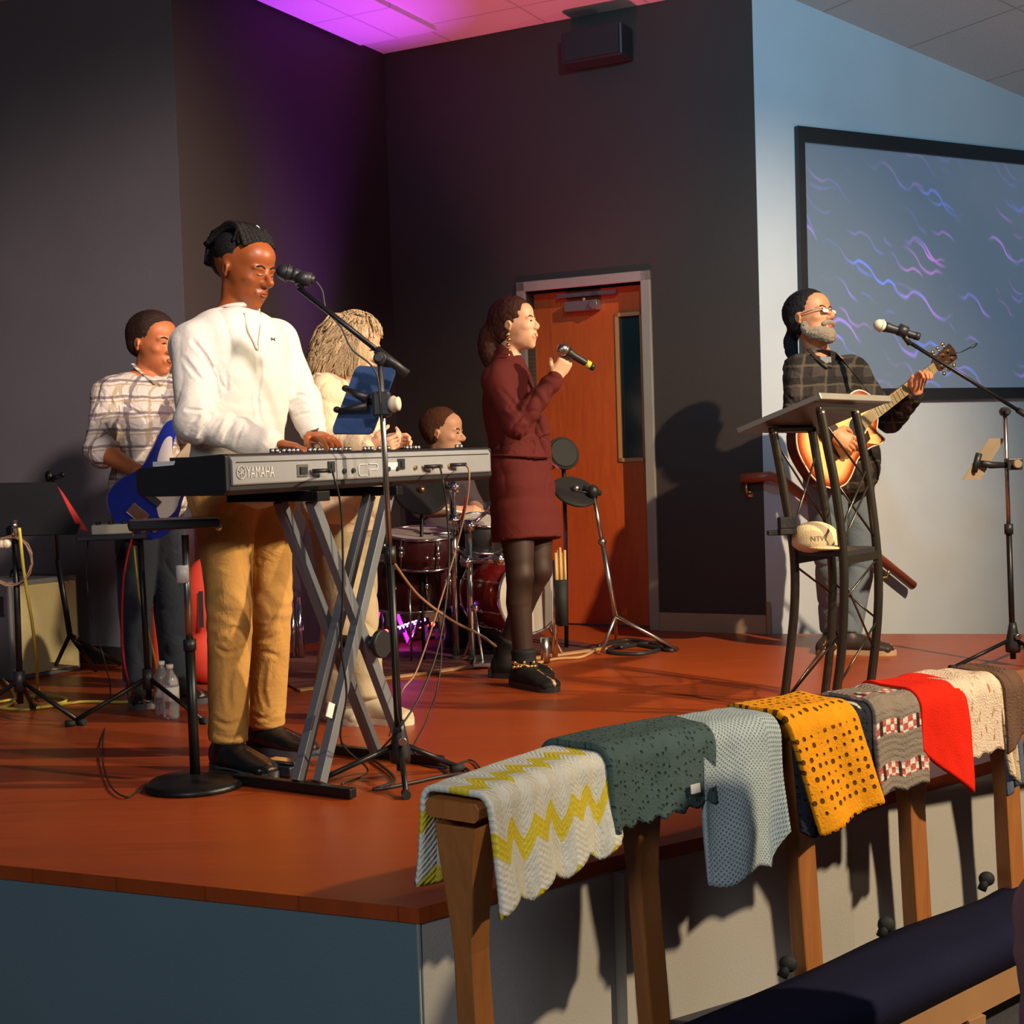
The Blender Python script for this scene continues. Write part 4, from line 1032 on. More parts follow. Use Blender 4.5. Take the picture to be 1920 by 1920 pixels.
# acoustic guitar
t = NT('sunburst lacquer'); x, y, z = t.xyz(t.uv('UV')); 
r = t.math('ADD', t.math('MULTIPLY', x, 0.0), y)     # v holds distance to the edge (m)
e1 = t.mix(t.step(r, .0, .022), (.10,.012,.006), (.55,.09,.015)); e2 = t.mix(t.step(r, .018, .055), e1, (.98,.62,.22))
K['burst'] = t.set(e2, .22, spec=.5); K['guitarside'] = mat('dark red-brown guitar side', (.10,.02,.012), .25)
K['binding'] = mat('cream binding', (.8,.65,.45), .4); K['fretwood'] = mat('pale fretboard wood', (.42,.30,.14), .45); K['headwood'] = mat('rosewood headstock', (.05,.02,.012), .3)
def gp(x, y, z=0): return GO+gU*x+gV*y+GN*z
half_u = [(-.245,.0),(-.235,.085),(-.19,.155),(-.12,.183),(-.05,.165),(.02,.125),(.07,.118),(.13,.137),(.185,.130),(.222,.085),(.232,.025)]
half_l = [(.205,-.025),(.185,-.05),(.165,-.075),(.175,-.105),(.180,-.128),(.15,-.135),(.10,-.120),(.05,-.118),(.0,-.128),(-.06,-.165),(-.12,-.183),(-.19,-.155),(-.235,-.085)]
out2 = [V((a_, b_, 0)) for a_, b_ in half_u+half_l]; outl = cat(out2, 3, True)
T = thing('acoustic_guitar', 'sunburst cutaway acoustic guitar with cream binding held by the bearded man', 'guitar', GO)
def inset(P_, k_):
    c = V((-.03,0,0)); n = len(P_); r_ = []
    for i in range(n):
        tn = (P_[(i+1)%n]-P_[i-1]).normalized(); nr = V((tn.y,-tn.x,0)); 
        q = P_[i]+nr*k_; q2 = P_[i]-nr*k_; r_.append(q if (q-c).length < (q2-c).length else q2)
    return r_
rings = [(0,outl)]+[(k_, inset(outl, k_)) for k_ in (.012,.028,.05)]
mb = MB(); n = len(outl)
vs = []; uvs = []
for k_, R_ in rings:
    for q in R_: vs.append(gp(q.x, q.y, .001+.004*min(1,k_/.03))); uvs.append((0, k_))
vs.append(gp(-.03, 0, .006)); uvs.append((0, .12))
fs = [(j*n+i, j*n+(i+1)%n, (j+1)*n+(i+1)%n, (j+1)*n+i) for j in range(3) for i in range(n)]+[(3*n+i, 3*n+(i+1)%n, 4*n) for i in range(n)]
mb.add(vs, fs, 0, True, uvs); mb.build('soundboard', 'burst', T)
mb = MB(); mb.prism([gp(q.x, q.y, 0) for q in outl], -GN*.085); mb.build('sides', 'guitarside', T)
MB().tube([gp(q.x*1.004, q.y*1.004, -.001) for q in outl]+[gp(outl[0].x, outl[0].y, -.001)], .0042, 6).build('binding', 'binding', T)
sh_ = MB().disc(gp(.085,0,.006), GN, .045, .003, 28).ring(gp(.085,0,.007), GN, .05, .003, 28, 6, 1).build('soundhole', ['satin','binding'], T)
MB().box(gp(-.09,0,.010), (.028,.13,.010), (gU, gV, GN)).build('bridge', 'headwood', T, bevel=.003)
MB().prism([gp(*q, .0068) for q in ((.07,-.045),(.12,-.045),(.11,-.085),(.03,-.10),(.0,-.075),(.03,-.05))], GN*.001).build('pickguard', 'headwood', T)
NE = .60
nk = MB(); nk.hexa([gp(.11,-.028,.006), gp(.11,.028,.006), gp(NE,.022,.010), gp(NE,-.022,.010)][::-1], [gp(.11,-.028,.014), gp(.11,.028,.014), gp(NE,.022,.016), gp(NE,-.022,.016)][::-1])
neck = nk.build('neck', 'fretwood', T); MB().tube([gp(.20,0,-.012), gp(NE,0,.002)], [(.026,.016),(.021,.012)], 12, side=gV).build('neck_back', 'guitarside', neck)
mb = MB()
for i in range(16):
    xx = NE-(NE-.13)*(1-.9438**i)*1.45
    if xx < .13: break
    mb.beam(gp(xx,-.023,.016), gp(xx,.023,.016), .002, .0025, GN)
mb.build('frets', 'steel', neck)
mb = MB(); [mb.tube([gp(-.09,-.02+.008*i,.017), gp(NE+.02,-.017+.0068*i,.020)], .0007, 4) for i in range(6)]; mb.build('strings', 'steel', T)
hs = [gp(NE,-.022,.012), gp(NE+.02,-.034,.006), gp(NE+.15,-.040,-.012), gp(NE+.16,0,-.014), gp(NE+.15,.040,-.012), gp(NE+.02,.034,.006), gp(NE,.022,.012)]
hdk = MB().prism(hs, -GN*.015).build('headstock', 'headwood', T)
for i in range(3):
    for sg in (-1, 1):
        MB().disc(gp(NE+.04+.038*i, sg*.020, .006-.004*i), GN, .0085, .014, 14).tube([gp(NE+.04+.038*i, sg*.035, -.010-.004*i), gp(NE+.04+.038*i, sg*.052, -.010-.004*i)], .004, 8).ell(gp(NE+.04+.038*i, sg*.058, -.010-.004*i), .010).build('tuning_peg', 'gold', hdk)
T2 = thing('clip_tuner', 'small black clip on tuner pointing from the guitar headstock', 'tuner', gp(NE+.16,0,0))
MB().tube([gp(NE+.12,-.0,.004), gp(NE+.17,-.02,.01), gp(NE+.23,-.03,.01)], .003, 6).ell(gp(NE+.25,-.034,.01), (.022,.007,.004), (gU, gV, GN)).build('clip', 'satin', T2)
# strap
K['strap'] = mat('dark leather strap', (.02,.013,.01), .6)
sp = [gp(.17,.09,-.05), at(1625,735,6.36), at(1600,700,6.44), at(1575,672,6.50), at(1548,662,6.52), at(1520,668,6.56)]
mb = MB(); mb.tube(cat(sp, 5), (.022,.0025), 8, side=V((.5,.3,-.6)).normalized()); tag(mb.build('guitar_strap', 'strap'), 'dark leather guitar strap over the bearded man\'s shoulder', 'strap')
# ------------------------------------------------------------------ bass player
K['plaidlight'] = plaid('white and brown plaid shirt', (.55,.50,.44), (.10,.07,.09), (.30,.20,.09), (0,0,.6), 15, .18, .10)
P = thing('person', 'man with short dark hair in white and brown plaid shirt holding a blue bass', 'person', V((at(290,1310,5.85).x, 5.85, 0)))
J = dict(neck=at(275,705,5.85), chest=at(272,770,5.84), waist=at(272,870,5.84), pelvis=at(278,945,5.85),
    sR=at(207,742,5.72), sL=at(330,735,5.98), eR=at(184,842,5.60), eL=at(362,820,5.92), wR=at(262,885,5.45), wL=at(385,760,5.6),
    hR=at(255,960,5.80), hL=at(305,960,5.92), kR=at(254,1130,5.78), kL=at(318,1130,5.88), aR=at(258,1285,5.80), aL=at(330,1290,5.84),
    tR=at(270,1320,5.6), tL=at(370,1310,5.7))
J['aR'].z = .085; J['aL'].z = .085; J['tR'] = J['aR']+V((.08,-.2,0)); J['tL'] = J['aL']+V((.16,-.16,0))
H = Head(at(288,645,5.84), V((.83,-.53,-.12)), .262, sy=1.0, sx=1.0)
F_ = Fig(J, 1.0, .96)
F_.body(P, 'skin_tan', H, [dict(w=J['wR'], d=V((.7,-.2,-.55)), nrm=V((-.2,.8,-.4)), side=V((.3,0,.9)), curl=.8, s=.95), dict(w=J['wL'], d=V((.2,-.2,.8)), nrm=V((.3,-.9,0)), side=V((-.8,0,.3)), curl=1.0, s=.9)], .006)
H.face(P, 'hair_brown', 'lips_dark')
mb = MB(); mb.k = .035; mb.cap = .08; F_.torso(mb, .018, -.28, .98, .03); mb.cap = .3
for S in 'RL': F_.arm(mb, S, .020, .12, .012)
sh = mb.skin('shirt', 'plaidlight', P, .006, 8, addf(fold_noise(.007, 5, 7), fold_noise(.004, 12, 2)))
groove(sh, [([(205,745),(215,775),(205,800)], .008, .010), ([(225,730),(228,765),(222,800)], .007, .009), ([(175,790),(195,800),(210,820)], .007, .009), ([(235,760),(260,775),(285,770)], .005, .009), ([(240,830),(262,840),(290,832)], .006, .009)], 5.8)
bs = bvh_of(sh); mb = MB()
for pts in ([(250,683),(264,700),(292,722)], [(308,690),(306,706),(294,722)]): mb.tube(cat(onsurf(pts, bs, .006, 5.8), 3), [(.020,.006)]*7, 8)
mb.build('collar', 'plaidlight', sh)
mb = MB(); F_.torso(mb, .010, -.28, .18)
for S in 'RL': F_.trleg(mb, S, (.100,.080,.068,.064), .97)
mb.skin('trousers', 'jeansdark', P, .0065, 8, fold_noise(.008, 5, 4))
for S in 'RL': F_.shoe(P, S, 'shoeblack', 'solegrey')
haircap(H, P, 'hair', 'hair_brown', [((0,-.12,.155),(.345,.40,.375)), ((0,-.21,-.03),(.315,.20,.22)), ((0,.01,.25),(.312,.30,.28))], .006, .002, 110, 2)
# blue bass guitar
def flatoutline(T, name, pts, o, U, Vv, N, th, m, bev=.006):
    return MB().prism([o+U*a+Vv*b for a, b in pts], N*th).build(name, m, T, bevel=bev)
K['blue'] = mat('gloss royal blue lacquer', (.008,.030,.32), .12, spec=.7, var=.03); K['pearl'] = mat('pearl pickguard', (.72,.66,.60), .3)
N_ = V((.42,-.90,.08)).normalized(); U_ = V((.66,.14,.74)); U_ = (U_-N_*U_.dot(N_)).normalized(); W_ = N_.cross(U_)
if W_.x < 0: W_ = -W_
O_ = at(303,908,5.46); T = thing('bass_guitar', 'gloss blue bass guitar with white pearl pickguard hanging in front of the plaid shirt', 'guitar', O_)
bo_ = [(-.27,.0),(-.25,.10),(-.17,.165),(-.07,.155),(.02,.115),(.10,.115),(.18,.150),(.215,.135),(.19,.09),(.13,.045),(.12,0),(.13,-.045),(.20,-.085),(.27,-.115),(.275,-.145),(.22,-.165),(.10,-.135),(.0,-.12),(-.10,-.155),(-.19,-.155),(-.25,-.09)]
oo = cat([V((a*.85,b*.85,0)) for a, b in bo_], 3, True)
flatoutline(T, 'body', [(q.x,q.y) for q in oo], O_, U_, W_, -N_, .042, 'blue', .008)
pg = cat([V((a*.85,b*.85,0)) for a, b in [(.13,.03),(.17,.10),(.12,.105),(.02,.10),(-.06,.125),(-.13,.10),(-.08,.03),(.0,-.03),(.08,-.09),(.17,-.12),(.20,-.10),(.13,-.04)]], 3, True)
flatoutline(T, 'pickguard', [(q.x,q.y) for q in pg], O_+N_*.001, U_, W_, N_, .003, 'pearl', 0)
MB().box(O_+U_*-.15+N_*.010, (.05,.08,.012), (U_,W_,N_)).build('bridge', 'chrome', T, bevel=.003)
for q in (.0,-.07): MB().box(O_+U_*q+N_*.008, (.03,.085,.014), (U_,W_,N_)).build('pickup', 'satin', T, bevel=.003)
for a,b in ((-.16,.09),(-.19,.06),(-.12,.115)): MB().disc(O_+U_*a+W_*b+N_*.010, N_, .011, .016, 14).build('control_knob', 'chrome', T)
MB().beam(O_+U_*.08+N_*.008, O_+U_*.60+N_*.008, .052, .02, N_).build('neck', 'fretwood', T, bevel=.004)
MB().box(O_+U_*.67+N_*.006, (.15,.085,.016), (U_,W_,N_)).build('headstock', 'blue', T, bevel=.01)
# ------------------------------------------------------------------ blonde woman
K['creamknit'] = cloth('cream knitted jumper', (.72,.55,.34), 120, .5, .08, fold=9); K['beigepants'] = cloth('beige trousers', (.46,.36,.22), 200, .3, .08, fold=8)
K['creamshoe'] = mat('cream shoe', (.55,.46,.30), .6)
P = thing('person', 'woman with long wavy blond hair and cream jumper behind the blue tablet', 'person', V((at(650,1340,5.25).x, 5.25, 0)))
J = dict(neck=at(652,718,5.25), chest=at(640,775,5.25), waist=at(640,870,5.26), pelvis=at(640,950,5.27),
    sR=at(608,742,5.16), sL=at(676,738,5.38), eR=at(618,832,5.08), eL=at(690,830,5.30), wR=at(694,836,4.98), wL=at(716,838,5.06),
    hR=at(625,965,5.22), hL=at(660,965,5.32), kR=at(640,1140,5.20), kL=at(672,1140,5.28), aR=at(628,1300,5.28), aL=at(684,1320,5.20),
    tR=at(600,1320,5.2), tL=at(725,1345,5.1))
J['aR'].z = .085; J['aL'].z = .085; J['tR'] = J['aR']+V((.14,-.18,0)); J['tL'] = J['aL']+V((.2,-.10,0))
H = Head(at(668,650,5.22), V((.88,-.38,-.30)), .225)
F_ = Fig(J, .98, .92, fem=True)
F_.body(P, 'skin_fair', H, [dict(w=J['wR'], d=V((.9,-.1,.05)), nrm=V((.2,.5,.6)), side=V((0,.3,.9)), curl=.9, s=.9), dict(w=J['wL'], d=V((.8,.2,.25)), nrm=V((0,-.6,-.5)), side=V((0,-.3,.9)), curl=.9, s=.85)], .006)
H.face(P, 'hair_blond', 'lips')
mb = MB(); mb.k = .035; mb.cap = .06; F_.torso(mb, .030, -.55, .98, .02); mb.cap = .3
for S in 'RL': F_.arm(mb, S, .026, .9)
mb.skin('jumper', 'creamknit', P, .006, 8, addf(fold_noise(.009, 5, 11), fold_noise(.005, 11, 6)))
mb = MB(); F_.torso(mb, .012, -.25, .18)
for S in 'RL': F_.trleg(mb, S, (.105,.088,.082,.092), .98)
mb.skin('trousers', 'beigepants', P, .0065, 8, fold_noise(.010, 5, 14))
for S in 'RL': F_.shoe(P, S, 'creamshoe', 'cream')
mb = MB()
for c_, r_ in (((0,-.10,.16),(.37,.43,.41)), ((0,-.28,-.15),(.36,.27,.40)), ((-.22,-.05,-.10),(.16,.26,.38)), ((.2,-.05,-.1),(.15,.26,.38)), ((.25,.17,-.10),(.13,.22,.38)), ((-.24,.12,-.12),(.14,.22,.36)), ((0,.08,.20),(.29,.27,.27))): H.e(mb, c_, r_)
rnd = random.Random(12)
for i in range(330):
    a = rnd.uniform(-2.6, 2.6)-math.pi/2; top = rnd.uniform(.1, .5)
    rr = math.sqrt(max(0, 1-(top/.56)**2)); x, y = math.cos(a)*.36*rr, -.10+math.sin(a)*.42*rr
    pts = [H.p(x, y, top)]; L = rnd.uniform(.5, 1.05); ph = rnd.uniform(0, 6)
    dx_, dy_ = math.cos(a), math.sin(a)
    for j in range(1, 9):
        f = j/8; sp_ = .36+.10*math.sin(f*2.6); w_ = .045*math.sin(ph+f*15)+.02*math.sin(ph*3+f*31)
        z_ = top-L*f-.1*f*f; yb = -.12-.30*f
        pts.append(H.p(dx_*sp_+w_, yb+dy_*(sp_+.06)*.85+w_, z_))
    if y > .26 and x < .10: continue
    mb.tube(pts, [.012*H.h]+[.021*H.h]*4+[.018*H.h]*3+[.006*H.h], 5)
for i in range(150):
    a = rnd.uniform(0, 6.28); r0 = rnd.uniform(.05,.36); x, y = math.cos(a)*r0, -.1+math.sin(a)*r0*1.15
    pts = []
    for j in range(7):
        f = j/6; q = 1+.25*f; xx, yy = x*q, (y+.1)*q-.1+.02*math.sin(j*2+i); rr = min(.985, math.hypot(xx/.40, (yy+.1)/.47))
        pts.append(H.p(xx+.02*math.sin(j*2.1+i), yy+.05, .16+.435*math.sqrt(1-rr*rr)))
    mb.tube(pts, .015*H.h, 5)
for i in range(90):
    a = rnd.uniform(-.6, 1.0); ph = rnd.uniform(0, 6); y0 = -.12+.30*(a+.6)/1.6; pts = []
    for j in range(11):
        f = j/10; pts.append(H.p(.20+.19*math.sin(min(1, f*1.6)*1.57)+.012*math.sin(ph+f*14), y0+.10*f*(1+a)+.03*math.sin(ph*2+f*12), .42-f*(.85+.12*math.sin(ph))))
    mb.tube(pts, [.010*H.h]+[.020*H.h]*7+[.016*H.h,.012*H.h,.005*H.h], 5)
mb.build('hair', 'hair_blond', P)
mic('handheld_microphone', 'microphone with pale grille held by the blond woman behind the tablet', at(703,822,4.98), at(742,835,5.10), 'cream')
# ------------------------------------------------------------------ drummer and drum kit
K['darkshirt'] = cloth('dark purple grey shirt', (.085,.060,.075), 160, .3, .15, fold=8)
P = thing('person', 'seated drummer with receding brown hair and dark shirt, head just above the piano', 'person', V((at(830,1225,7.3).x, 7.3, 0)))
J = dict(neck=at(822,868,7.30), chest=at(818,910,7.29), waist=at(812,990,7.32), pelvis=at(808,1045,7.35),
    sR=at(786,885,7.18), sL=at(855,885,7.42), eR=at(786,955,7.05), eL=at(885,950,7.35), wR=at(858,958,6.93), wL=at(905,965,7.1),
    hR=at(795,1055,7.28), hL=at(825,1055,7.42), kR=at(850,1060,6.95), kL=at(895,1060,7.15), aR=at(858,1190,6.98), aL=at(900,1190,7.15), tR=at(880,1215,6.9), tL=at(920,1215,7.0))
for k_ in ('aR','aL'): J[k_].z = .085
J['tR'] = J['aR']+V((.2,-.08,0)); J['tL'] = J['aL']+V((.2,-.08,0))
H = Head(at(832,812,7.28), V((.94,-.32,-.10)), .255)
F_ = Fig(J, 1.05, .98)
F_.body(P, 'skin_fair', H, [dict(w=J['wR'], d=V((.85,-.1,.05)), nrm=V((0,.4,-.9)), side=V((0,.3,.9)), curl=1.2, s=1.0), dict(w=J['wL'], d=V((.8,-.3,.05)), nrm=V((0,.4,-.9)), side=V((0,.3,.9)), curl=1.2, s=1.0)], .006)
H.face(P, 'hair_brown', 'lips')
mb = MB(); mb.k = .035; F_.torso(mb, .022, -.15, .98, .06)
for S in 'RL': F_.arm(mb, S, .022, .05)
mb.skin('shirt', 'darkshirt', P, .007, 8, fold_noise(.007, 5, 8))
mb = MB(); F_.torso(mb, .010, -.2, .18)
for S in 'RL': F_.trleg(mb, S, (.100,.080,.068,.060), .97)
mb.skin('trousers', 'jeansdark', P, .007, 8, fold_noise(.006, 5, 4))
for S in 'RL': F_.shoe(P, S, 'shoeblack', 'solegrey')
K['hair_bald'] = cloth('thinning brown hair', (.11,.040,.02), 200, .5)
haircap(H, P, 'hair', 'hair_bald', [((0,-.14,.14),(.35,.40,.385)), ((0,-.17,-.03),(.335,.21,.24)), ((0,-.03,.26),(.312,.28,.27))], .006, .003, 100, 2)
MB().tube([J['wR']+V((.08,-.02,-.02)), at(772,943,6.70)], [.0075,.0065], 8).build('stick', 'white', thing('drumstick', 'pale drumstick crossing the black pad under the piano', 'drumstick', J['wR'])) 
# throne
T = thing('drum_throne', 'round black drum stool under the seated drummer', 'stool', V((J['pelvis'].x, J['pelvis'].y+.02, 0))); sx_, sy_ = J['pelvis'].x, J['pelvis'].y+.02; sz = J['pelvis'].z-.12
MB().disc((sx_, sy_, sz-.04), ZU, .17, .08).build('seat', 'rubber', T); MB().tube([(sx_,sy_,.2),(sx_,sy_,sz-.08)], .014).build('post', 'chrome', T)
for i in range(3): MB().tube([(sx_,sy_,.28),(sx_+.24*math.cos(i*2.09),sy_+.24*math.sin(i*2.09),.012)], .010).build('leg', 'chrome', T)
# rug
g = [G(588,1292), G(1136,1216), G(1225,1180), G(1100,1172), G(610,1240)]
K['rug'] = mat('dark maroon drum rug', (.10,.018,.012), .95, bump=.4, bscale=260); K['rugedge'] = mat('tan rug edging', (.50,.28,.12), .8)
e0, e1 = G(560,1297), G(1150,1216); dirr = (e1-e0).normalized(); pr = V((-dirr.y, dirr.x, 0))
r4 = [e0, e1, e1+pr*.55, V((A.x+.75, A.y-.55, 0)), V((A.x+.25, A.y-.75, 0)), e0+pr*1.05+dirr*.2]
T = thing('drum_rug', 'dark maroon rug with a tan edge under the drum kit', 'rug', e0.lerp(e1,.5))
MB().hexa([up(q,.001) for q in r4], [up(q,.008) for q in r4]).build('pile', 'rug', T)
MB().beam(e0+V((0,0,.007)), e1+V((0,0,.007)), .035, .010).build('edging', 'rugedge', T)
# kit
K['shell'] = mat('dark red lacquered drum shell', (.20,.010,.010), .15, spec=.7, var=.05); K['skin'] = mat('coated drum head', (.50,.45,.40), .6); K['darkshell'] = mat('maroon drum shell', (.060,.012,.014), .22)
def drum(name, label, c, ax, r, h, m, headm='skin', lugs=6, grp=None):
    T = thing(name, label, 'drum', c, grp); a = V(ax).normalized(); X, Y = frame(a); c = V(c)
    MB().disc(c, a, r, h, 36, bev=.02).build('shell', m, T)
    MB().disc(c+a*(h/2+.002), a, r*.97, .004, 36).build('drumhead', headm, T)
    for s_ in (-1, 1): MB().ring(c+a*(s_*(h/2+.004)), a, r+.004, .0075, 36, 8).build('hoop', 'chrome', T)
    for i in range(lugs):
        t_ = 2*math.pi*(i+.5)/lugs; q = c+X*math.cos(t_)*(r+.010)+Y*math.sin(t_)*(r+.010)
        MB().tube([q-a*h*.48, q+a*h*.48], .004, 8).ell(q, (.012,.012,.02), (X,Y,a)).build('lug', 'chrome', T)
    return T
bc = at(958,1112,6.78)
T = drum('bass_drum', 'dark red bass drum with pale head and chrome hoop partly behind the singer\'s legs', bc, V((.55,-.83,.0)), .182, .34, 'shell', 'skin', 8)
for s_ in (-1,1): MB().tube([bc+V((s_*.15,.0,-.10)), V((bc.x+s_*.24, bc.y-.06, .012))], .007, 8).build('spur', 'chrome', T)
drum('tom_drum', 'maroon tom drum under the middle of the piano', at(790,1028,6.72), V((.05,-.15,1)), .165, .14, 'darkshell', 'skin', 6)
drum('tom_drum', 'small black tom drum right of the chrome rack post', at(903,1000,6.80), V((.15,-.25,1)), .105, .13, 'satin', 'skin', 6)
drum('floor_tom', 'low dark floor tom behind the crossed stand', at(775,1090,6.86), V((0,-.05,1)), .19, .24, 'darkshell', 'skin', 8)
for i in range(3): 
    q = at(775,1090,6.86); q.z = 0; a_ = i*2.09+.5; MB().tube([q+V((.2*math.cos(a_),.2*math.sin(a_),.01)), q+V((.2*math.cos(a_),.2*math.sin(a_),.38))], .006, 8).build('leg', 'chrome', bpy.data.objects['floor_tom'])
T = thing('cymbal_pad', 'round black cymbal pad tilted under the right end of the piano', 'cymbal', at(790,922,6.6))
c_ = at(790,922,6.6); n_ = V((.2,-.75,.6)).normalized(); MB().disc(c_, n_, .135, .022, 32, bev=.4).build('pad', 'rubber', T)
MB().ell(c_+n_*.018, .016).build('wing_nut', 'brass', T); MB().tube([c_, V((c_.x-.02, c_.y+.08, .3)), V((c_.x-.02,c_.y+.08,.01))], .009).build('stand', 'black', T)
T = thing('drum_rack', 'chrome tube drum rack with clamps under the right end of the piano', 'rack', V((at(850,1240,6.66).x, 6.66, 0)))
def ctube(pts, r=.0165, nm='tube', m='chrome', P_=None):
    MB().tube(pts, r, 14).build(nm, m, P_ or T)
for px, py, Y, tp in ((848,915,6.68,908),(878,975,6.60,1000)):
    b_ = at(px+8,1240,Y); b_.z = .0; t_ = at(px,tp,Y); ctube([b_+V((0,0,.012)), t_]); MB().disc(b_+V((0,0,.012)), ZU, .028, .024).build('foot', 'rubber', T)
for (px, py, Y) in ((850,912,6.66),(850,975,6.66),(874,1052,6.6),(880,985,6.6),(936,1048,6.5),(918,952,6.66)):
    q = at(px,py,Y); MB().tube([q-V((0,0,.028)), q+V((0,0,.028))], .026, 12).tube([q+V((-.03,-.03,0)), q+V((.03,-.03,0))], .009, 8).ell(q+V((.0,-.035,0)), .012).build('clamp', 'chrome', T)
ctube([at(872,1052,6.6), at(940,1050,6.5)], .014); ctube([at(846,1000,6.66), at(740,1006,6.75)], .012); ctube([at(878,990,6.6), at(918,955,6.7)], .010)
ctube([at(560,1120,6.9), at(566,1232,6.88)], .0165); ctube([at(548,1130,6.9), at(552,1232,6.88)], .012)
for px, py in ((720,1023),(735,1030),(752,1028),(800,1046),(812,1048),(822,1047)):
    q = at(px,py,6.53); MB().ell(q, .011).build('wing_bolt', 'chrome', T)
# hi-hat pedal rod etc.
T = thing('drum_pedal', 'chrome kick pedal rod in front of the red bass drum', 'pedal', V((at(905,1235,6.5).x, 6.5, 0)))
a_, b_ = at(890,1140,6.5), at(905,1232,6.45); b_.z = .02; MB().tube([b_, a_], .007, 8).ell(a_, .02).build('beater', 'chrome', T); MB().box(b_+V((0,.05,0)), (.09,.28,.018)).build('footboard', 'steel', T, bevel=.004)
# items right of the singer
def tripod(T, base, hub_z, legL, ang0, top, m='black', r=.011, legr=.009, hubr=.022):
    b = V((base.x, base.y, 0)); MB().tube([b+V((0,0,hub_z*.45)), top], r, 12).build('pole', m, T)
    MB().tube([b+V((0,0,hub_z-.045)), b+V((0,0,hub_z+.035))], hubr, 14).build('hub', 'satin', T)
    for i in range(3):
        a = ang0+i*2*math.pi/3; e = b+V((math.cos(a)*legL, math.sin(a)*legL, .012))
        o = MB().tube([b+V((0,0,hub_z)), e], legr, 10).build('leg', m, T); MB().tube([e-(e-b)*.05, e+(e-b).normalized()*.02], legr*1.5, 10).build('rubber_foot', 'rubber', o)
T = thing('cymbal_stand', 'light metal tripod stand leaning beside the orange door', 'stand', G(1155,1215))
hub = at(1154,1155,6.72); tp = at(1112,922,6.80)
MB().tube([hub, at(1130,1020,6.76)], .013).build('lower_tube', 'steel', T); MB().tube([at(1130,1022,6.76), tp], .010).build('upper_tube', 'steel', T)
MB().ell(at(1129,1016,6.75), .020).build('wing_nut', 'steel', T)
for e in (G(1272,1222), G(1128,1228), G(1155,1200)): MB().tube([hub, e+V((0,0,.01))], .0095, 8).build('leg', 'steel', T)
MB().ell(tp, (.03,.03,.035)).tube([tp+V((-.05,0,.02)), tp+V((.04,0,-.01))], .014).build('tilter', 'satin', T)
T2 = thing('cymbal_pad', 'black cymbal pad right of the maroon dress at hip height', 'cymbal', at(1075,925,6.80))
c_ = at(1078,922,6.82); n_ = V((.25,-.55,.75)).normalized(); MB().disc(c_, n_, .115, .02, 28, bev=.4).build('pad', 'rubber', T2); MB().ell(c_+n_*.02, .02).build('cup', 'steel', T2); MB().tube([c_, tp], .009).build('arm', 'steel', T2)
T2 = thing('cymbal_pad', 'black round pad standing up beside the singer\'s waist in front of the door', 'cymbal', at(1056,852,6.9))
c_ = at(1056,850,6.9); n_ = V((.4,-.9,.3)).normalized(); MB().disc(c_, n_, .078, .03, 26, bev=.3).ring(c_, n_, .078, .008, 26, 6).build('pad', 'rubber', T2); MB().tube([c_+V((0,.01,-.03)), at(1060,990,6.95), V((at(1062,1200,6.95).x,6.95,.01))], .011).build('stand', 'black', T2)
T = thing('stick_bag', 'black drumstick holder with pale drumsticks on a chrome post beside the singer\'s knee', 'stick holder', at(1050,1130,6.6))
q = V((at(1040,1215,6.62).x, 6.62, 0)); MB().tube([q+V((0,0,.01)), at(1040,1050,6.62)], .014, 12).build('post', 'chrome', T)
c_ = at(1053,1130,6.60); MB().tube([c_-V((0,0,.11)), c_+V((0,0,.11))], [.026,.032], 14).build('holder', 'rubber', T)
K['stickwood'] = mat('pale hickory', (.62,.38,.14), .55)
for i in range(5): MB().tube([c_+V((-.020+.010*i,.006*(i%2),.02)), c_+V((-.022+.011*i,.008*(i%2),.24+.012*(i%3)))], [.0078,.0065], 8).build('stick', 'stickwood', T)
T = thing('drum_throne_tube', 'short pale metal tube on the floor by the chrome post', 'tube', G(1025,1222)); q = V((at(1022,1215,6.5).x,6.5,0)); MB().tube([q+V((0,0,.004)), q+V((0,0,.12))], .022, 14).build('tube', 'steel', T)
bpy.data.objects['drum_throne_tube'].name = 'metal_canister'; ORG['metal_canister'] = ORG['drum_throne_tube']
# LED bars on the floor behind the kit
for nm, lb, a_, b_, col, k_ in (('light_bar', 'low red LED light bar glowing on the floor behind the stand legs', at(706,1186,7.25), at(818,1168,7.45), (1,.03,.02), 22), ('light_bar', 'low violet LED light bar glowing above the red one', at(738,1180,7.15), at(798,1160,7.35), (.35,.10,1), 26)):
    T = thing(nm, lb, 'light', a_); MB().beam(a_-V((0,0,.01)), b_-V((0,0,.01)), .05, .035).build('housing', 'satin', T)
    d_ = (b_-a_); 
    for i in range(9): MB().ell(a_+d_*((i+.5)/9)+V((0,-.026,0)), .012, nu=8, nv=6).build('led', glow('led '+lb[4:10], col, k_) if i == 0 else bpy.data.materials['led '+lb[4:10]], T)
    for q in (a_, b_): MB().beam(V((q.x,q.y,0.001)), V((q.x,q.y,max(.02,q.z-.03))), .02, .02).build('foot', 'satin', T)
def led(loc, aim, p, col, ang=90): return spot('led_light', loc, aim, p, col, ang, 1, .03)
led(at(765,1185,7.0)+V((0,-.05,-.05)), at(720,1120,7.6), 6, (.9,.1,1.0), 120)
led(V((-1.35,6.45,.25)), V((-1.75,6.9,.9)), 5, (1.0,.12,.08), 100)
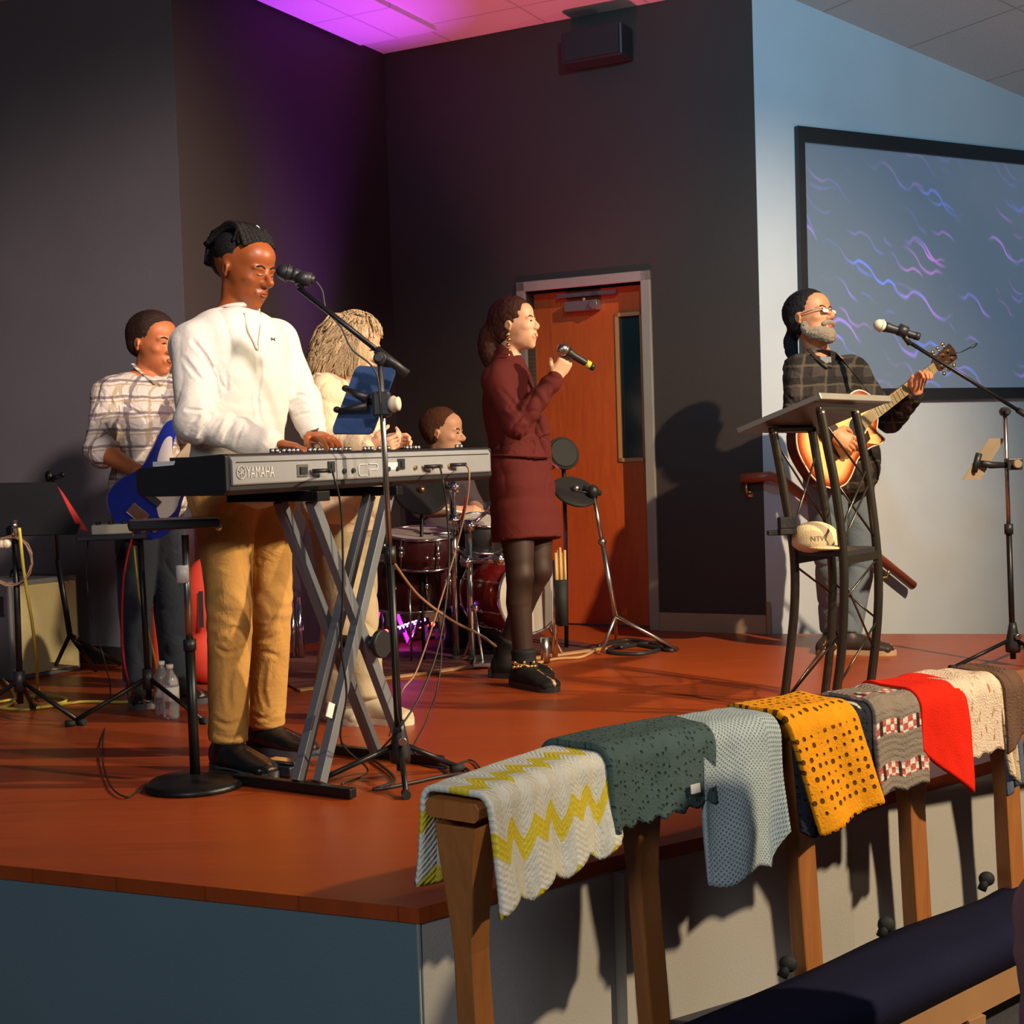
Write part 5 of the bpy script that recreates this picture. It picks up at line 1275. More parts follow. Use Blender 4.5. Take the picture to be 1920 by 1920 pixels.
# folded guitar stand, the magenta light on it put into its base colour
K['magenta'] = mat('magenta light in stand colour', (.75,.25,.65), .4)
T = thing('guitar_stand', 'thin A-shaped stand standing in magenta light behind the crossed stand', 'stand', V((at(722,1180,7.15).x, 7.15, 0)))
ap = at(722,1095,7.15)
for e in (at(692,1178,7.1), at(765,1165,7.2)):
    e.z = .02; MB().beam(ap, e, .018, .018).build('leg', 'magenta', T)
MB().tube([ap, ap+V((0,.0,.03))], .014).build('hinge', 'satin', T)
spot('magenta_light', at(745,1175,6.95), ap, 4, (1,.1,.9), 60, 1, .02)
# ------------------------------------------------------------------ boom stand at the piano
def boom_stand(name, label, base, hub_z, legs, top, boomA, boomB, m='black', pole_m='black'):
    T = thing(name, label, 'microphone stand', V((base.x, base.y, 0))); b = V((base.x, base.y, 0))
    MB().tube([b+V((0,0,.03)), b.lerp(top,.55)], .0125, 12).build('lower_pole', pole_m, T)
    MB().tube([b.lerp(top,.53), top], .009, 12).build('upper_pole', 'steel', T)
    MB().tube([b.lerp(top,.52), b.lerp(top,.56)], .019, 12).build('height_clutch', 'satin', T)
    MB().lathe(b+V((0,0,hub_z-.06)), ZU, [(0,.030),(.03,.034),(.10,.020),(.13,.015)], 16).build('hub', 'satin', T)
    MB().disc(b+V((.01,-.03,hub_z+.01)), V((.2,-1,0)), .014, .02, 14).build('hub_knob', 'steel', T)
    for e in legs:
        e = V((e.x, e.y, .012)); o = MB().tube([b+V((0,0,hub_z)), e], .0085, 10).build('leg', pole_m, T)
        d_ = (e-b).normalized(); MB().tube([e-d_*.03, e+d_*.012], .014, 10).build('rubber_foot', 'rubber', o)
    bm = MB().tube([boomA, boomB], .0085, 12).build('boom', 'black', T)
    d_ = (boomB-boomA).normalized(); MB().tube([boomB-d_*.12, boomB], .0135, 12).build('counterweight', 'satin', bm)
    MB().disc(top, (top-boomA).cross(ZU), .020, .035, 16).disc(top+V((.0,-.03,0)), V((0,1,0)), .013, .03, 14).build('boom_clutch', 'satin', T)
    return T
bt = at(712,672,4.19)
bb = G(752,1432)
boom_stand('boom_microphone_stand', 'black boom microphone stand with tripod legs in front of the stage piano', V((at(750,1400,4.24).x, 4.24, 0)), .115,
    [G(570,1484), G(862,1446), G(762,1498)], bt, at(560,540,4.16), at(764,702,4.20))
mic('stage_microphone', 'dark microphone on the boom in front of the piano player\'s mouth', at(520,506,4.15), at(590,526,4.17), 'satin')
a_ = at(570,522,4.16); MB().tube([a_-V((.0,0,0)), at(562,540,4.16)], .011).tube([a_+V((-.022,0,.003)), a_+V((.022,0,-.006))], .0225, 14).build('microphone_clip', 'satin', bpy.data.objects['boom_microphone_stand'])
tag(MB().tube(cat([at(592,527,4.17), at(604,545,4.17), at(612,580,4.17), at(640,615,4.17), at(660,655,4.16), at(700,690,4.16), at(712,740,4.16), at(722,900,4.17), at(735,1100,4.19), at(742,1280,4.2), at(752,1370,4.22), G(790,1425,.005), G(840,1450,.005)], 6), .0028, 7).build('microphone_cable', 'cable'), 'thin dark cable running down the boom stand from the piano player\'s microphone', 'cable')
# tablet in a clamp holder
K['tablet'] = mat('navy blue tablet back', (.018,.055,.17), .55, bump=.1, bscale=300)
T = thing('tablet_computer', 'dark blue backed tablet held on the boom stand beside the piano player', 'tablet', at(685,750,4.28))
c4 = [at(668,685,4.30), at(744,690,4.28), at(698,813,4.20), at(620,812,4.22)]; n_ = (c4[1]-c4[0]).cross(c4[3]-c4[0]).normalized()
if n_.y > 0: n_ = -n_
c4 = [q-n_*0 for q in c4]
def rounded(c4, r=.10, n=4):
    out = []
    for i in range(4):
        p, a, b = c4[i], c4[i-1], c4[(i+1)%4]
        for j in range(n+1):
            t_ = j/n; q0 = p.lerp(a, r*.8*(1-t_)**1.5); q1 = p.lerp(b, r*t_**1.5); out.append(q0+(q1-p))
    return out
MB().prism(rounded(c4), -n_*.009).build('case', 'tablet', T); 
ins = [q.lerp((c4[0]+c4[2])/2, .05) for q in c4]
MB().prism([q-n_*.0095 for q in ins], -n_*.001).build('screen', 'glassdark', T)
T = thing('tablet_holder', 'black spring clamp holding the blue tablet to the boom stand pole', 'holder', at(690,745,4.24))
mb = MB()
for a_, b_ in (((648,730),(690,748)), ((632,770),(690,762)), ((690,752),(716,755))): mb.tube([at(*a_,4.225), at(*b_,4.205)], [.008,.016], 10)
mb.build('arms', 'satin', T); MB().box(at(716,758,4.19), (.055,.05,.075)).build('clamp', 'satin', T, bevel=.008)
for px, py in ((648,728),(632,768)): MB().ell(at(px,py,4.23), (.012,.016,.010)).build('grip_hook', 'rubber', T)
MB().lathe(at(728,758,4.18), V((1,-.3,0)), [(0,.012),(.008,.022),(.018,.026),(.028,.020),(.034,.022),(.038,.012)], 14).build('clamp_knob', 'cream', T)
# ------------------------------------------------------------------ round base stand with tray
bb = G(367,1474); b = V((bb.x, bb.y, 0))
T = thing('tray_stand', 'black round-based stand with white tape on its pole and a small black tray', 'stand', b)
MB().lathe(b, ZU, [(0,.152),(.012,.154),(.022,.140),(.030,.06),(.040,.028)], 40).build('round_base', 'black', T)
tt = at(347,1003,4.27); MB().tube([b+V((0,0,.03)), b.lerp(tt,.56)], .0155, 14).build('lower_pole', 'black', T); MB().tube([b.lerp(tt,.55), tt], .0115, 12).build('upper_pole', 'steel', T)
MB().tube([at(344,1092,4.262), at(342,1060,4.262)], .0205, 14).build('white_tape', 'white', T); MB().tube([b.lerp(tt,.54), b.lerp(tt,.585)], .020, 12).build('clutch', 'satin', T)
ta = at(325,985,4.27); MB().box(ta+V((0,0,.006)), (.27,.20,.030), (V((.96,.28,0)).normalized(), V((-.28,.96,0)).normalized(), ZU)).build('tray', 'satin', T, bevel=.008)
MB().ell(at(410,989,4.25), .010).build('tray_bolt', 'chrome', T)
# ------------------------------------------------------------------ music stand at the left edge
T = thing('music_stand', 'black sheet music stand at the left edge with a tilted solid desk', 'music stand', V((at(38,1310,5.4).x, 5.4, 0)))
b = V((at(38,1310,5.4).x, 5.4, 0)); tripod(T, b, .17, .28, -.35, at(27,975,5.38), 'black', .012)
d4 = [at(-75,906,5.60), at(104,904,5.55), at(146,992,5.38), at(-75,998,5.43)]; n_ = (d4[1]-d4[0]).cross(d4[3]-d4[0]).normalized()
if n_.y < 0: n_ = -n_
MB().prism(d4, n_*.004).build('desk', 'satin', T); MB().beam(d4[2]-n_*.0, d4[3], .05, .006, n_).build('lip', 'satin', T)
K['redlight'] = mat('painted red light', (.65,.05,.04), .6)  # red light on the desk edge, put into the colour of an added strip
T2 = thing('red_lit_edge', 'painted red light strip on the desk edge of the left music stand', 'painted_light', d4[1]); MB().prism([d4[1].lerp(d4[2],.06)+n_*.006, d4[1].lerp(d4[2],.95)+n_*.006, d4[1].lerp(d4[2],.98)+V((.035,0,.0))+n_*.03, d4[1].lerp(d4[2],.2)+V((.005,0,.01))+n_*.03], n_*.004).build('lit_edge', 'redlight', T2)
MB().tube([at(27,975,5.37), at(28,1010,5.37)], .014).ell(at(27,985,5.355), .013).build('tilt_knob', 'steel', T)
# second thin stand behind
T = thing('boom_microphone_stand', 'thin black stand with a short boom behind the left music stand', 'microphone stand', V((at(133,1235,6.3).x,6.3,0)))
b = V((at(133,1235,6.3).x,6.3,0)); MB().tube([at(131,1190,6.3), at(108,1050,6.3)], .013).build('lower_pole', 'black', T); MB().tube([at(109,1052,6.3), at(100,890,6.35)], .009).build('upper_pole', 'black', T)
hub = at(131,1190,6.3)
for e in (G(100,1262), G(180,1262), G(225,1250)): MB().tube([hub, V((e.x,e.y,.012))], .010, 8).build('leg', 'black', T)
MB().tube([at(88,900,6.3), at(116,892,6.28)], .010).ell(at(92,893,6.3), (.018,.018,.026)).ell(at(117,890,6.28), .012).build('boom', 'black', T)
# amplifier
K['amptan'] = mat('tan amplifier grille cloth', (.45,.36,.17), .8, bump=.4, bscale=220); K['ampgrey'] = mat('grey amplifier covering', (.10,.10,.105), .7)
q0, q1 = G(66,1258), G(108,1254); dW = V((.62,.78,0)).normalized(); 
T = thing('guitar_amplifier', 'small grey amplifier with a pale tan grille beside the left wall', 'amplifier', q0)
c_ = at(62,1170,6.62); c_.z = .235; ux = V((.80,-.60,0)).normalized(); uy = V((.60,.80,0))
MB().box(c_-ux*.10+uy*.02, (.34,.38,.47), (ux,uy,ZU)).build('cabinet', 'ampgrey', T, bevel=.012)
MB().box(c_+ux*.074+uy*.02+V((0,0,-.0)), (.02,.34,.42), (ux,uy,ZU)).build('grille', 'amptan', T, bevel=.004)
MB().box(c_-ux*.10-uy*.172+V((0,0,.12)), (.28,.01,.09), (ux,uy,ZU)).build('control_panel', 'satin', T, bevel=.003)
MB().tube(cat([c_-ux*.16+V((0,0,.235)), c_-ux*.14+V((0,0,.27)), c_-ux*.06+V((0,0,.27)), c_-ux*.04+V((0,0,.235))], 4), .009).build('handle', 'rubber', T)
T = thing('coiled_cable', 'thin tan cable hanging in loops on the left music stand pole', 'cable', at(25,1040,5.40)); c_ = at(20,1045,5.36)
mb = MB(); mb.tube([c_+V((.085*math.sin(t_*.42)*(1+.05*math.sin(t_)), .012*math.sin(t_*.9), -.015+.095*math.cos(t_*.42)*(1+.04*math.cos(t_*.7)))) for t_ in range(62)], .0028, 6); mb.build('loops', 'cabletan', T)
MB().tube([at(-10,1022,5.34), at(12,1020,5.34)], .016, 10).ell(at(12,1020,5.34), .018).build('tie', 'cream', T)
# pedal tray stand
T = thing('tray_stand', 'black tripod stand with a pale device on a small tray beside the plaid shirt man', 'stand', V((at(280,1320,5.42).x,5.42,0)))
b = V((at(280,1320,5.42).x,5.42,0)); tripod(T, b, .16, .30, 3.6, at(262,1002,5.40), 'black', .012)
tr_ = at(212,1006,5.36); MB().box(tr_, (.26,.16,.02), (V((.98,.2,0)).normalized(), V((-.2,.98,0)).normalized(), ZU)).build('tray', 'satin', T, bevel=.004)
MB().tube([tr_+V((.05,0,-.01)), at(262,1020,5.40)], .012).build('arm', 'black', T)
T2 = thing('effects_pedal', 'pale lit effects pedal on the small left tray', 'pedal', tr_+V((0,0,.01))); MB().box(tr_+V((0,0,.030)), (.15,.10,.038), (V((.98,.2,0)).normalized(), V((-.2,.98,0)).normalized(), ZU)).build('case', 'cream', T2, bevel=.005)
for i in range(3): MB().disc(tr_+V((-.05+.05*i,-.02,.054)), ZU, .010, .012, 12).build('knob', 'satin', T2)
# water bottles
def pet(name, label, p, lid):
    T = thing(name, label, 'bottle', p); t = NT('clear plastic'); t.b.inputs['Transmission Weight'].default_value = .85; t.b.inputs['IOR'].default_value = 1.33
    if 'pet' not in K: K['pet'] = t.set((.85,.88,.9), .08)
    MB().lathe(p, ZU, [(0,.028),(.006,.032),(.03,.031),(.045,.033),(.09,.033),(.13,.033),(.15,.032),(.175,.018),(.19,.0125),(.198,.0125)], 20).build('bottle', 'pet', T)
    MB().lathe(p+V((0,0,.07)), ZU, [(0,.0335),(.055,.0335)], 20).build('label_band', 'paper', T); MB().lathe(p+V((0,0,.195)), ZU, [(0,.0145),(.016,.0145)], 14).build('cap', lid, T)
pet('water_bottle', 'clear plastic water bottle on the floor left of the tray stand, white cap', G(322,1346), 'white')
pet('water_bottle', 'second clear water bottle just behind the first, half hidden by it', G(306,1338), 'white')
# cables on the floor at the left
def cable(label, pts, m, r=.004, name='cable'): return tag(MB().tube(cat(pts, 7), r, 7).build(name, m), label, 'cable')
z = .008
cable('yellow cable coiled on the floor at the base of the left music stand', [at(36,990,5.3), at(46,1080,5.35), at(62,1180,5.5), at(70,1270,5.7), G(66,1306,z), G(20,1312,z), G(-20,1322,z), G(40,1330,z), G(115,1318,z), G(118,1308,z), G(60,1305,z), G(70,1326,z), G(150,1316,z), G(240,1316,z), G(300,1308,z)], 'cableyel', .0065, 'yellow_cable')
cable('short yellow cable crossing the left edge of the floor', [G(-20,1245,z), G(8,1275,z), G(28,1308,z), G(10,1325,z), G(-30,1328,z)], 'cableyel', .0065, 'yellow_cable')
cable('red cable hanging from the tray to the floor beside the water bottles', [at(250,1000,5.3), at(233,1075,5.32), at(229,1170,5.36), at(236,1260,5.4), G(262,1320,z), G(300,1332,z), G(335,1312,z), G(352,1300,z)], 'cablered', .0042, 'red_cable')
cable('thin black cable looping from the left tray over the stage floor to the round base', [at(165,1010,5.35), at(162,1070,5.3), at(170,1150,5.2), at(196,1240,4.9), G(207,1300,z), G(192,1400,z), G(203,1465,z), G(235,1494,z), G(270,1478,z)], 'cable', .0026, 'black_cable')
cable('yellow cord hanging beside the dark jeans behind the tray', [at(250,1010,5.45), at(262,1120,5.5), at(280,1190,5.55), at(292,1245,5.6), G(300,1305,z)], 'cableyel', .004, 'yellow_cable')
cable('thin tan cable crossing under the piano towards the drums', [at(728,1040,5.4), at(770,1100,5.6), at(800,1130,5.8), at(850,1165,6.0), at(900,1190,6.1), at(930,1212,6.1), G(945,1218,z)], 'cabletan', .0062, 'tan_cable')
cable('pale cable lying on the rug edge beside the singer\'s boots', [G(985,1250,z), G(1040,1236,z), G(1090,1232,z), G(1120,1218,z), G(1150,1214,z)], 'rugedge', .007, 'pale_cable')
cable('tangle of black cable on the floor at the foot of the leaning tripod', [G(1120,1212,z), G(1180,1200,z), G(1240,1214,z), G(1200,1226,z), G(1140,1222,z), G(1180,1208,z), G(1260,1220,z), G(1230,1205,z), G(1160,1215,z)], 'cable', .012, 'black_cable')
cable('black cable lying around the tripod foot right of the crossed stand', [G(640,1395,z), G(700,1425,z), G(740,1462,z), G(700,1480,z), G(760,1470,z), G(830,1455,z), G(880,1448,z), G(850,1432,z), G(800,1425,z), G(840,1440,z)], 'cable', .005, 'black_cable')
# red bags behind the tan trousers
K['redcloth'] = mat('bright red fabric', (.75,.06,.03), .7)
T = thing('gig_bag', 'bright red fabric bag standing behind the mustard trousers', 'bag', V((at(378,1240,6.2).x,6.2,0))); c_ = at(385,1130,6.2)
MB().ell(c_, (.10,.07,.20)).ell(V((c_.x,c_.y,.13)), (.11,.08,.125)).skin('bag', 'redcloth', T, .008, 3); MB().beam(c_+V((0,-.085,.06)), c_+V((0,-.095,-.10)), .02, .004, V((0,1,0))).build('strap', 'satin', T)
T = thing('gig_bag', 'red fabric bag showing between the dark jeans and the tray stand', 'bag', V((at(292,1240,6.1).x,6.1,0))); c_ = at(290,1110,6.15)
MB().ell(c_, (.035,.04,.10)).ell(V((c_.x,c_.y,.20)), (.04,.05,.19)).skin('bag', 'redcloth', T, .008, 3)
# ------------------------------------------------------------------ lectern
T = thing('lectern', 'black truss lectern with four curved posts and a slanted grey top at the stage edge', 'lectern', V((at(1555,1330,5.15).x, 5.15, 0)))
K['lecttop'] = mat('grey brown laminate top', (.09,.075,.065), .4); K['lectedge'] = mat('pale metal edge', (.36,.33,.27), .35, .6); K['post'] = mat('black metal tube', (.10,.085,.065), .30, .85)
tA, tB, tC = at(1383,812,5.02), at(1535,748,4.93), at(1668,753,5.36); tD = tA+(tC-tB); nT = (tB-tA).cross(tC-tB).normalized()
if nT.z < 0: nT = -nT
MB().prism([tA, tB, tC, tD], nT*.018).build('reading_top', 'lecttop', T, bevel=.002)
MB().beam(tB+nT*.008, tC+nT*.008, .022, .026, nT).build('edge_strip', 'lectedge', T, bevel=.003)
posts = {1: ([(1449,806),(1463,880),(1475,950),(1484,1000),(1490,1060),(1490,1130),(1484,1200),(1468,1325)], 5.10),
 2: ([(1522,804),(1535,880),(1547,950),(1556,1020),(1561,1080),(1560,1150),(1556,1220),(1546,1310)], 5.32),
 3: ([(1538,768),(1552,840),(1564,900),(1575,980),(1582,1060),(1582,1140),(1577,1230),(1562,1340)], 4.99),
 4: ([(1603,768),(1618,840),(1631,920),(1642,1010),(1647,1080),(1646,1150),(1640,1220),(1628,1322)], 5.21)}
PP = {}
for k_, (pts, Y) in posts.items():
    w3 = [at(x, y, Y) for x, y in pts]; w3[-1].z = .01
    PP[k_] = cat(w3, 6); MB().tube(PP[k_], .0165, 14).build('post', 'post', T)
def pz(k_, py):
    return min(PP[k_], key=lambda q: abs(proj(q)[1]-py))
def brace(k1, y1, k2, y2, r=.0042): MB().tube([pz(k1,y1), pz(k2,y2)], r, 8).build('cross_brace', 'post', T)
brace(1,830,2,990); brace(3,790,4,900); brace(1,1000,2,850,.004)
brace(3,900,4,1010); brace(3,1000,4,880); brace(3,1020,4,900); 
brace(1,1060,2,1120); brace(1,1310,2,1190); brace(3,1130,4,1050); brace(3,1090,4,1220); brace(3,1290,4,1160); brace(2,1090,4,1160); brace(1,1310,3,1180)
s4 = [pz(1,1042), pz(3,1052), pz(4,1040), pz(2,1032)]; zz = sum(q.z for q in s4)/4
for q in s4: q = q
MB().prism([V((q.x,q.y,zz)) for q in s4], V((0,0,.018))).build('shelf', 'satin', T, bevel=.002)
MB().beam(V((s4[1].x,s4[1].y,zz-.014)), V((s4[2].x,s4[2].y,zz-.014)), .022, .03).beam(V((s4[0].x,s4[0].y,zz-.014)), V((s4[3].x,s4[3].y,zz-.014)), .022, .03).build('shelf_rail', 'post', T)
for a_, b_ in ((1,3),(2,4)): MB().beam(V((PP[a_][-1].x,PP[a_][-1].y,.014)), V((PP[b_][-1].x,PP[b_][-1].y,.014)), .05, .026).build('base_foot', 'post', T, bevel=.004)
for a_, b_ in ((1,2),(3,4)): q, q2 = PP[a_][0], PP[b_][0]; MB().beam(q-(q2-q)*.06+V((0,0,.0)), q2+(q2-q)*.06, .02, .018).build('top_rail', 'post', T, bevel=.004)
T2 = thing('clip_on_bracket', 'black clip on bracket on the near left lectern post', 'bracket', at(1475,985,5.06))
MB().box(at(1476,980,5.05), (.062,.055,.040)).box(at(1476,996,5.05), (.062,.055,.022)).box(at(1457,999,5.05), (.070,.035,.018)).build('bracket', 'rubber', T2, bevel=.003)
# cap on the shelf
K['capcloth'] = cloth('cream cap fabric', (.68,.52,.30), 220, .3, .06)
ch = at(1525,1018,5.10); T = thing('baseball_cap', 'cream baseball cap with embroidered lettering lying on the lectern shelf', 'cap', V((ch.x,ch.y,zz+.018)))
mb = MB(); mb.k = .015; mb.ell(V((ch.x+.005,ch.y,zz+.065)), (.088,.080,.060)); mb.ell(V((ch.x+.01,ch.y,zz+.045)), (.092,.084,.030)); mb.skin('crown', 'capcloth', T, .005, 2)
mb = MB(); mb.k = .01; mb.ell(V((ch.x+.035,ch.y-.06,zz+.032)), (.07,.07,.010), (V((.9,-.4,0)).normalized(), V((.4,.9,0)).normalized(), ZU)); mb.skin('brim', 'capcloth', T, .004, 2)
mb = text_mb('ANTLERS'[0:4], V((ch.x-.035,ch.y-.088,zz+.055)), V((.98,-.1,0)).normalized(), V((0,.25,1)).normalized(), .022, .002, .075)
K['thread'] = mat('brown embroidery', (.30,.20,.10), .8)
bvc = bvh_of(*[c for c in T.children if c.name.startswith('crown')])
mb = text_mb('NTW', V((0,0,0)), V((1,0,0)), V((0,0,1)), .018, 0, .06)
vs = []
for v_ in mb.v:
    o_ = V((ch.x-.025+v_.x, ch.y-.3, zz+.058+v_.z)); p_, n_, i_, t_ = bvc.ray_cast(o_, V((0,1,0))); vs.append((p_ if p_ else V((o_.x,ch.y-.08,o_.z)))+V((0,-.002,0)))
mb.v = vs; mb.build('embroidery', 'thread', T)
# ------------------------------------------------------------------ right boom stand with microphone and clip
tp = at(1884,772,6.0); bs_ = V((at(1899,1195,6.0).x, 6.0, 0))
boom_stand('boom_microphone_stand', 'black boom microphone stand at the right edge in front of the screen', bs_, .12, [G(1785,1258), G(2005,1262), G(1925,1215)], tp, at(1702,640,5.95), at(1950,795,6.02))
mic('stage_microphone', 'black microphone with cream grille on the right boom in front of the guitarist', at(1640,607,5.93), at(1724,632,5.95), 'cream', None, r=.019)
MB().tube([at(1694,628,5.94), at(1706,645,5.95)], .012).tube([at(1684,617,5.94), at(1700,624,5.94)], .026, 14).build('microphone_clip', 'satin', bpy.data.objects['boom_microphone_stand.002'])
K['clearplate'] = mat('tan clear plate', (.36,.27,.18), .3)
T = thing('tablet_holder', 'tan plate tablet holder clamped half way up the right boom stand', 'holder', at(1850,860,5.95))
q4 = [at(1855,822,5.97), at(1884,822,6.03), at(1838,900,5.95), at(1806,900,5.89)]; n_ = (q4[1]-q4[0]).cross(q4[3]-q4[0]).normalized(); MB().prism(q4, n_*.005).build('plate', 'clearplate', T)
MB().tube([at(1840,868,5.93), at(1858,872,5.95), at(1890,872,5.97)], [.012,.016,.012]).tube([at(1836,850,5.92), at(1826,885,5.92)], .014).build('arm', 'satin', T); MB().box(at(1900,870,5.96), (.065,.05,.050)).build('clamp', 'satin', T, bevel=.005); MB().disc(at(1907,870,5.93), V((0,1,0)), .018, .03).build('clamp_knob', 'clearplate', T)
# ------------------------------------------------------------------ communion rail with kneeler
RZ = .35
rk = [G(846, 1502, RZ), G(1130, 1408, RZ), G(1500, 1343, RZ), G(1700, 1305, RZ), G(1903, 1268, RZ)]
dl = (rk[-1]-rk[-2]).normalized(); rk.append(rk[-1]+dl*.5); rk.append(rk[-1]+dl*.7)
RP = cat(rk, 8); RS = [0]
for a_, b_ in zip(RP[:-1], RP[1:]): RS.append(RS[-1]+(b_-a_).length)
def rail(s, back=0, dz=0):
    "point at arclength s on the rail centre line, moved towards the stage by back"
    s = max(0, min(s, RS[-1]-1e-4)); i = max(0, min(len(RS)-2, next(k for k in range(len(RS)-1) if RS[k+1] >= s)))
    p = RP[i].lerp(RP[i+1], (s-RS[i])/(RS[i+1]-RS[i])); j0, j1 = max(i-2, 0), min(i+3, len(RP)-1)
    d = (RP[j1]-RP[j0]).normalized(); n = V((-d.y, d.x, 0)); return p+n*back+V((0,0,dz)), d, n
def rs(px, back=-.05, dz=0):
    lo, hi = 0, RS[-1]
    for _ in range(30):
        m_ = (lo+hi)/2
        if proj(rail(m_, back, dz)[0])[0] < px: lo = m_
        else: hi = m_
    return lo
t = NT('oak'); gr = t.noise(t.uv('Object', sca=(7,7,.8)), 6, 5, .6, 1)
K['oak'] = t.set(t.mix(gr, (.26,.085,.022), (.50,.19,.05)), .42)
RW, RH = .125, .036
T = thing('communion_rail', 'oak communion rail with flat posts in front of the stage, covered by folded blankets', 'railing', rail(.6)[0]-V((0,0,RZ-HALL_Z)))
mb = MB(); n_ = 60; S_ = [RS[-1]*i/n_ for i in range(n_+1)]
sec = [(-RW/2,-RH+.008),(-RW/2,-.010),(-RW/2+.008,0),(RW/2-.008,0),(RW/2,-.010),(RW/2,-RH+.008),(RW/2-.010,-RH),(-RW/2+.010,-RH)]
vs = [rail(s, b, z)[0] for s in S_ for b, z in sec]; m8 = len(sec)
mb.add(vs, [(i*m8+k, i*m8+(k+1)%m8, (i+1)*m8+(k+1)%m8, (i+1)*m8+k) for i in range(n_) for k in range(m8)]+[tuple(range(m8)), tuple(n_*m8+k for k in reversed(range(m8)))], 0, False)
mb.build('top_rail', 'oak', T)
mb = MB(); vs = [rail(s, b, z)[0] for s in S_ for b, z in ((-.02,-RH-.002),(.02,-RH-.002),(.02,-.115),(-.02,-.115))]
mb.add(vs, [(i*4+k, i*4+(k+1)%4, (i+1)*4+(k+1)%4, (i+1)*4+k) for i in range(1,n_) for k in range(4)]+[(4,5,6,7)], 0, False); mb.build('rail_apron', 'oak', T)
KZ = -.22
for px in (878, 1196, 1492, 1706, 1886, 2060, 2240):
    s = rs(px, -.03, -.05)
    if px > 2000: s = min(s, RS[-1]-.05)
    p, d, nn = rail(s)
    mb = MB(); rows = []
    for f in range(13):
        t_ = f/12; z = RZ-RH-(RZ-RH-HALL_Z)*t_
        w_ = .050+.030*math.exp(-((t_)/.18)**2)+.010*math.sin(t_*3); dep = .095 - .055*min(1, t_*3.2)+.012*t_
        c = V((p.x, p.y, z))+d*(.010*math.sin(t_*2.4)); c += d*.055*t_-nn*(.028*(1-t_)**3)
        rows += [c-d*w_/2-nn*dep/2, c+d*w_/2-nn*dep/2, c+d*w_/2+nn*dep/2, c-d*w_/2+nn*dep/2]
    mb.add(rows, [(i*4+k, i*4+(k+1)%4, (i+1)*4+(k+1)%4, (i+1)*4+k) for i in range(12) for k in range(4)], 0, False)
    mb.build('post', 'oak', T, bevel=.005)
# kneeler
K['navy'] = mat('navy upholstery', (.012,.013,.035), .9, bump=.3, bscale=350, spec=.1); K['kwood'] = mat('pale oak kneeler base', (.40,.21,.09), .45)
T = thing('kneeler', 'long navy upholstered kneeler on a pale wooden base in front of the rail posts', 'kneeler', V((.9, 3.0, HALL_Z)))
kb_ = [G(1150,1966,KZ), G(1283,1915,KZ), G(1513,1818,KZ), G(1680,1740,KZ), G(1827,1688,KZ), G(1935,1641,KZ)]; kb_.append(kb_[-1]+dl*1.0)
kf_ = [G(x_,y_,KZ-.075) for x_, y_ in ((1510,2010),(1600,1964),(1690,1918),(1800,1862),(1903,1811))]; kf_ = [kf_[0]+(kf_[0]-kf_[4])*.5]+kf_+[kf_[-1]+(kf_[-1]-kf_[-2]).normalized()*1.3]
B_ = cat(kb_, 6); F2 = cat(kf_, 6); m_ = 30
pk = lambda L, t_: L[min(len(L)-1, int(t_*(len(L)-1)))]
mb = MB(); vs = []
for i in range(m_+1):
    b_, f_ = pk(B_, i/m_), pk(F2, i/m_); b_ = up(b_, KZ); f_ = up(f_, KZ); w_ = (f_-b_)
    vs += [b_+V((0,0,-.075)), b_+V((0,0,-.018)), b_+w_*.03, b_+w_*.3+V((0,0,.012)), b_+w_*.7+V((0,0,.012)), b_+w_*.96, f_+V((0,0,-.022)), f_+V((0,0,-.075))]
mb.add(vs, [(i*8+k, i*8+(k+1)%8, (i+1)*8+(k+1)%8, (i+1)*8+k) for i in range(m_) for k in range(8)]+[tuple(range(8)), tuple(m_*8+k for k in reversed(range(8)))])
mb.build('cushion', 'navy', T)
mb = MB(); vs = []
for i in range(m_+1):
    b_, f_ = pk(B_, i/m_), pk(F2, i/m_); w_ = (up(f_,0)-up(b_,0)).normalized()
    vs += [up(b_,KZ-.076), up(f_,KZ-.076)+w_*.012, up(f_,KZ-.145)+w_*.012, up(b_,KZ-.145)]
mb.add(vs, [(i*4+k, i*4+(k+1)%4, (i+1)*4+(k+1)%4, (i+1)*4+k) for i in range(m_) for k in range(4)]+[(0,1,2,3), tuple(m_*4+k for k in (3,2,1,0))], 0, False)
mb.build('wooden_base', 'kwood', T)
for f in (.25,.6,.9):
    b_, f_ = pk(B_, f), pk(F2, f); c = (b_+f_)/2; MB().box(V((c.x,c.y,(KZ-.145+HALL_Z)/2)), (.06,.25,KZ-.145-HALL_Z-.002), (dl, V((-dl.y,dl.x,0)), ZU)).build('foot', 'kwood', T)
# small black brackets at the foot of the posts
for px, py in ((1478,1812),(1662,1738),(1850,1652)):
    q = G(px, py, KZ+.02); 
    mb = MB(); mb.ell(q+V((.0,0,.006)), (.022,.016,.020)); mb.tube([q+V((0,0,.01)), q+V((-.018,-.012,-.02))], .012, 8); tag(mb.build('hinge_bracket', 'rubber', bpy.data.objects['kneeler']), None)
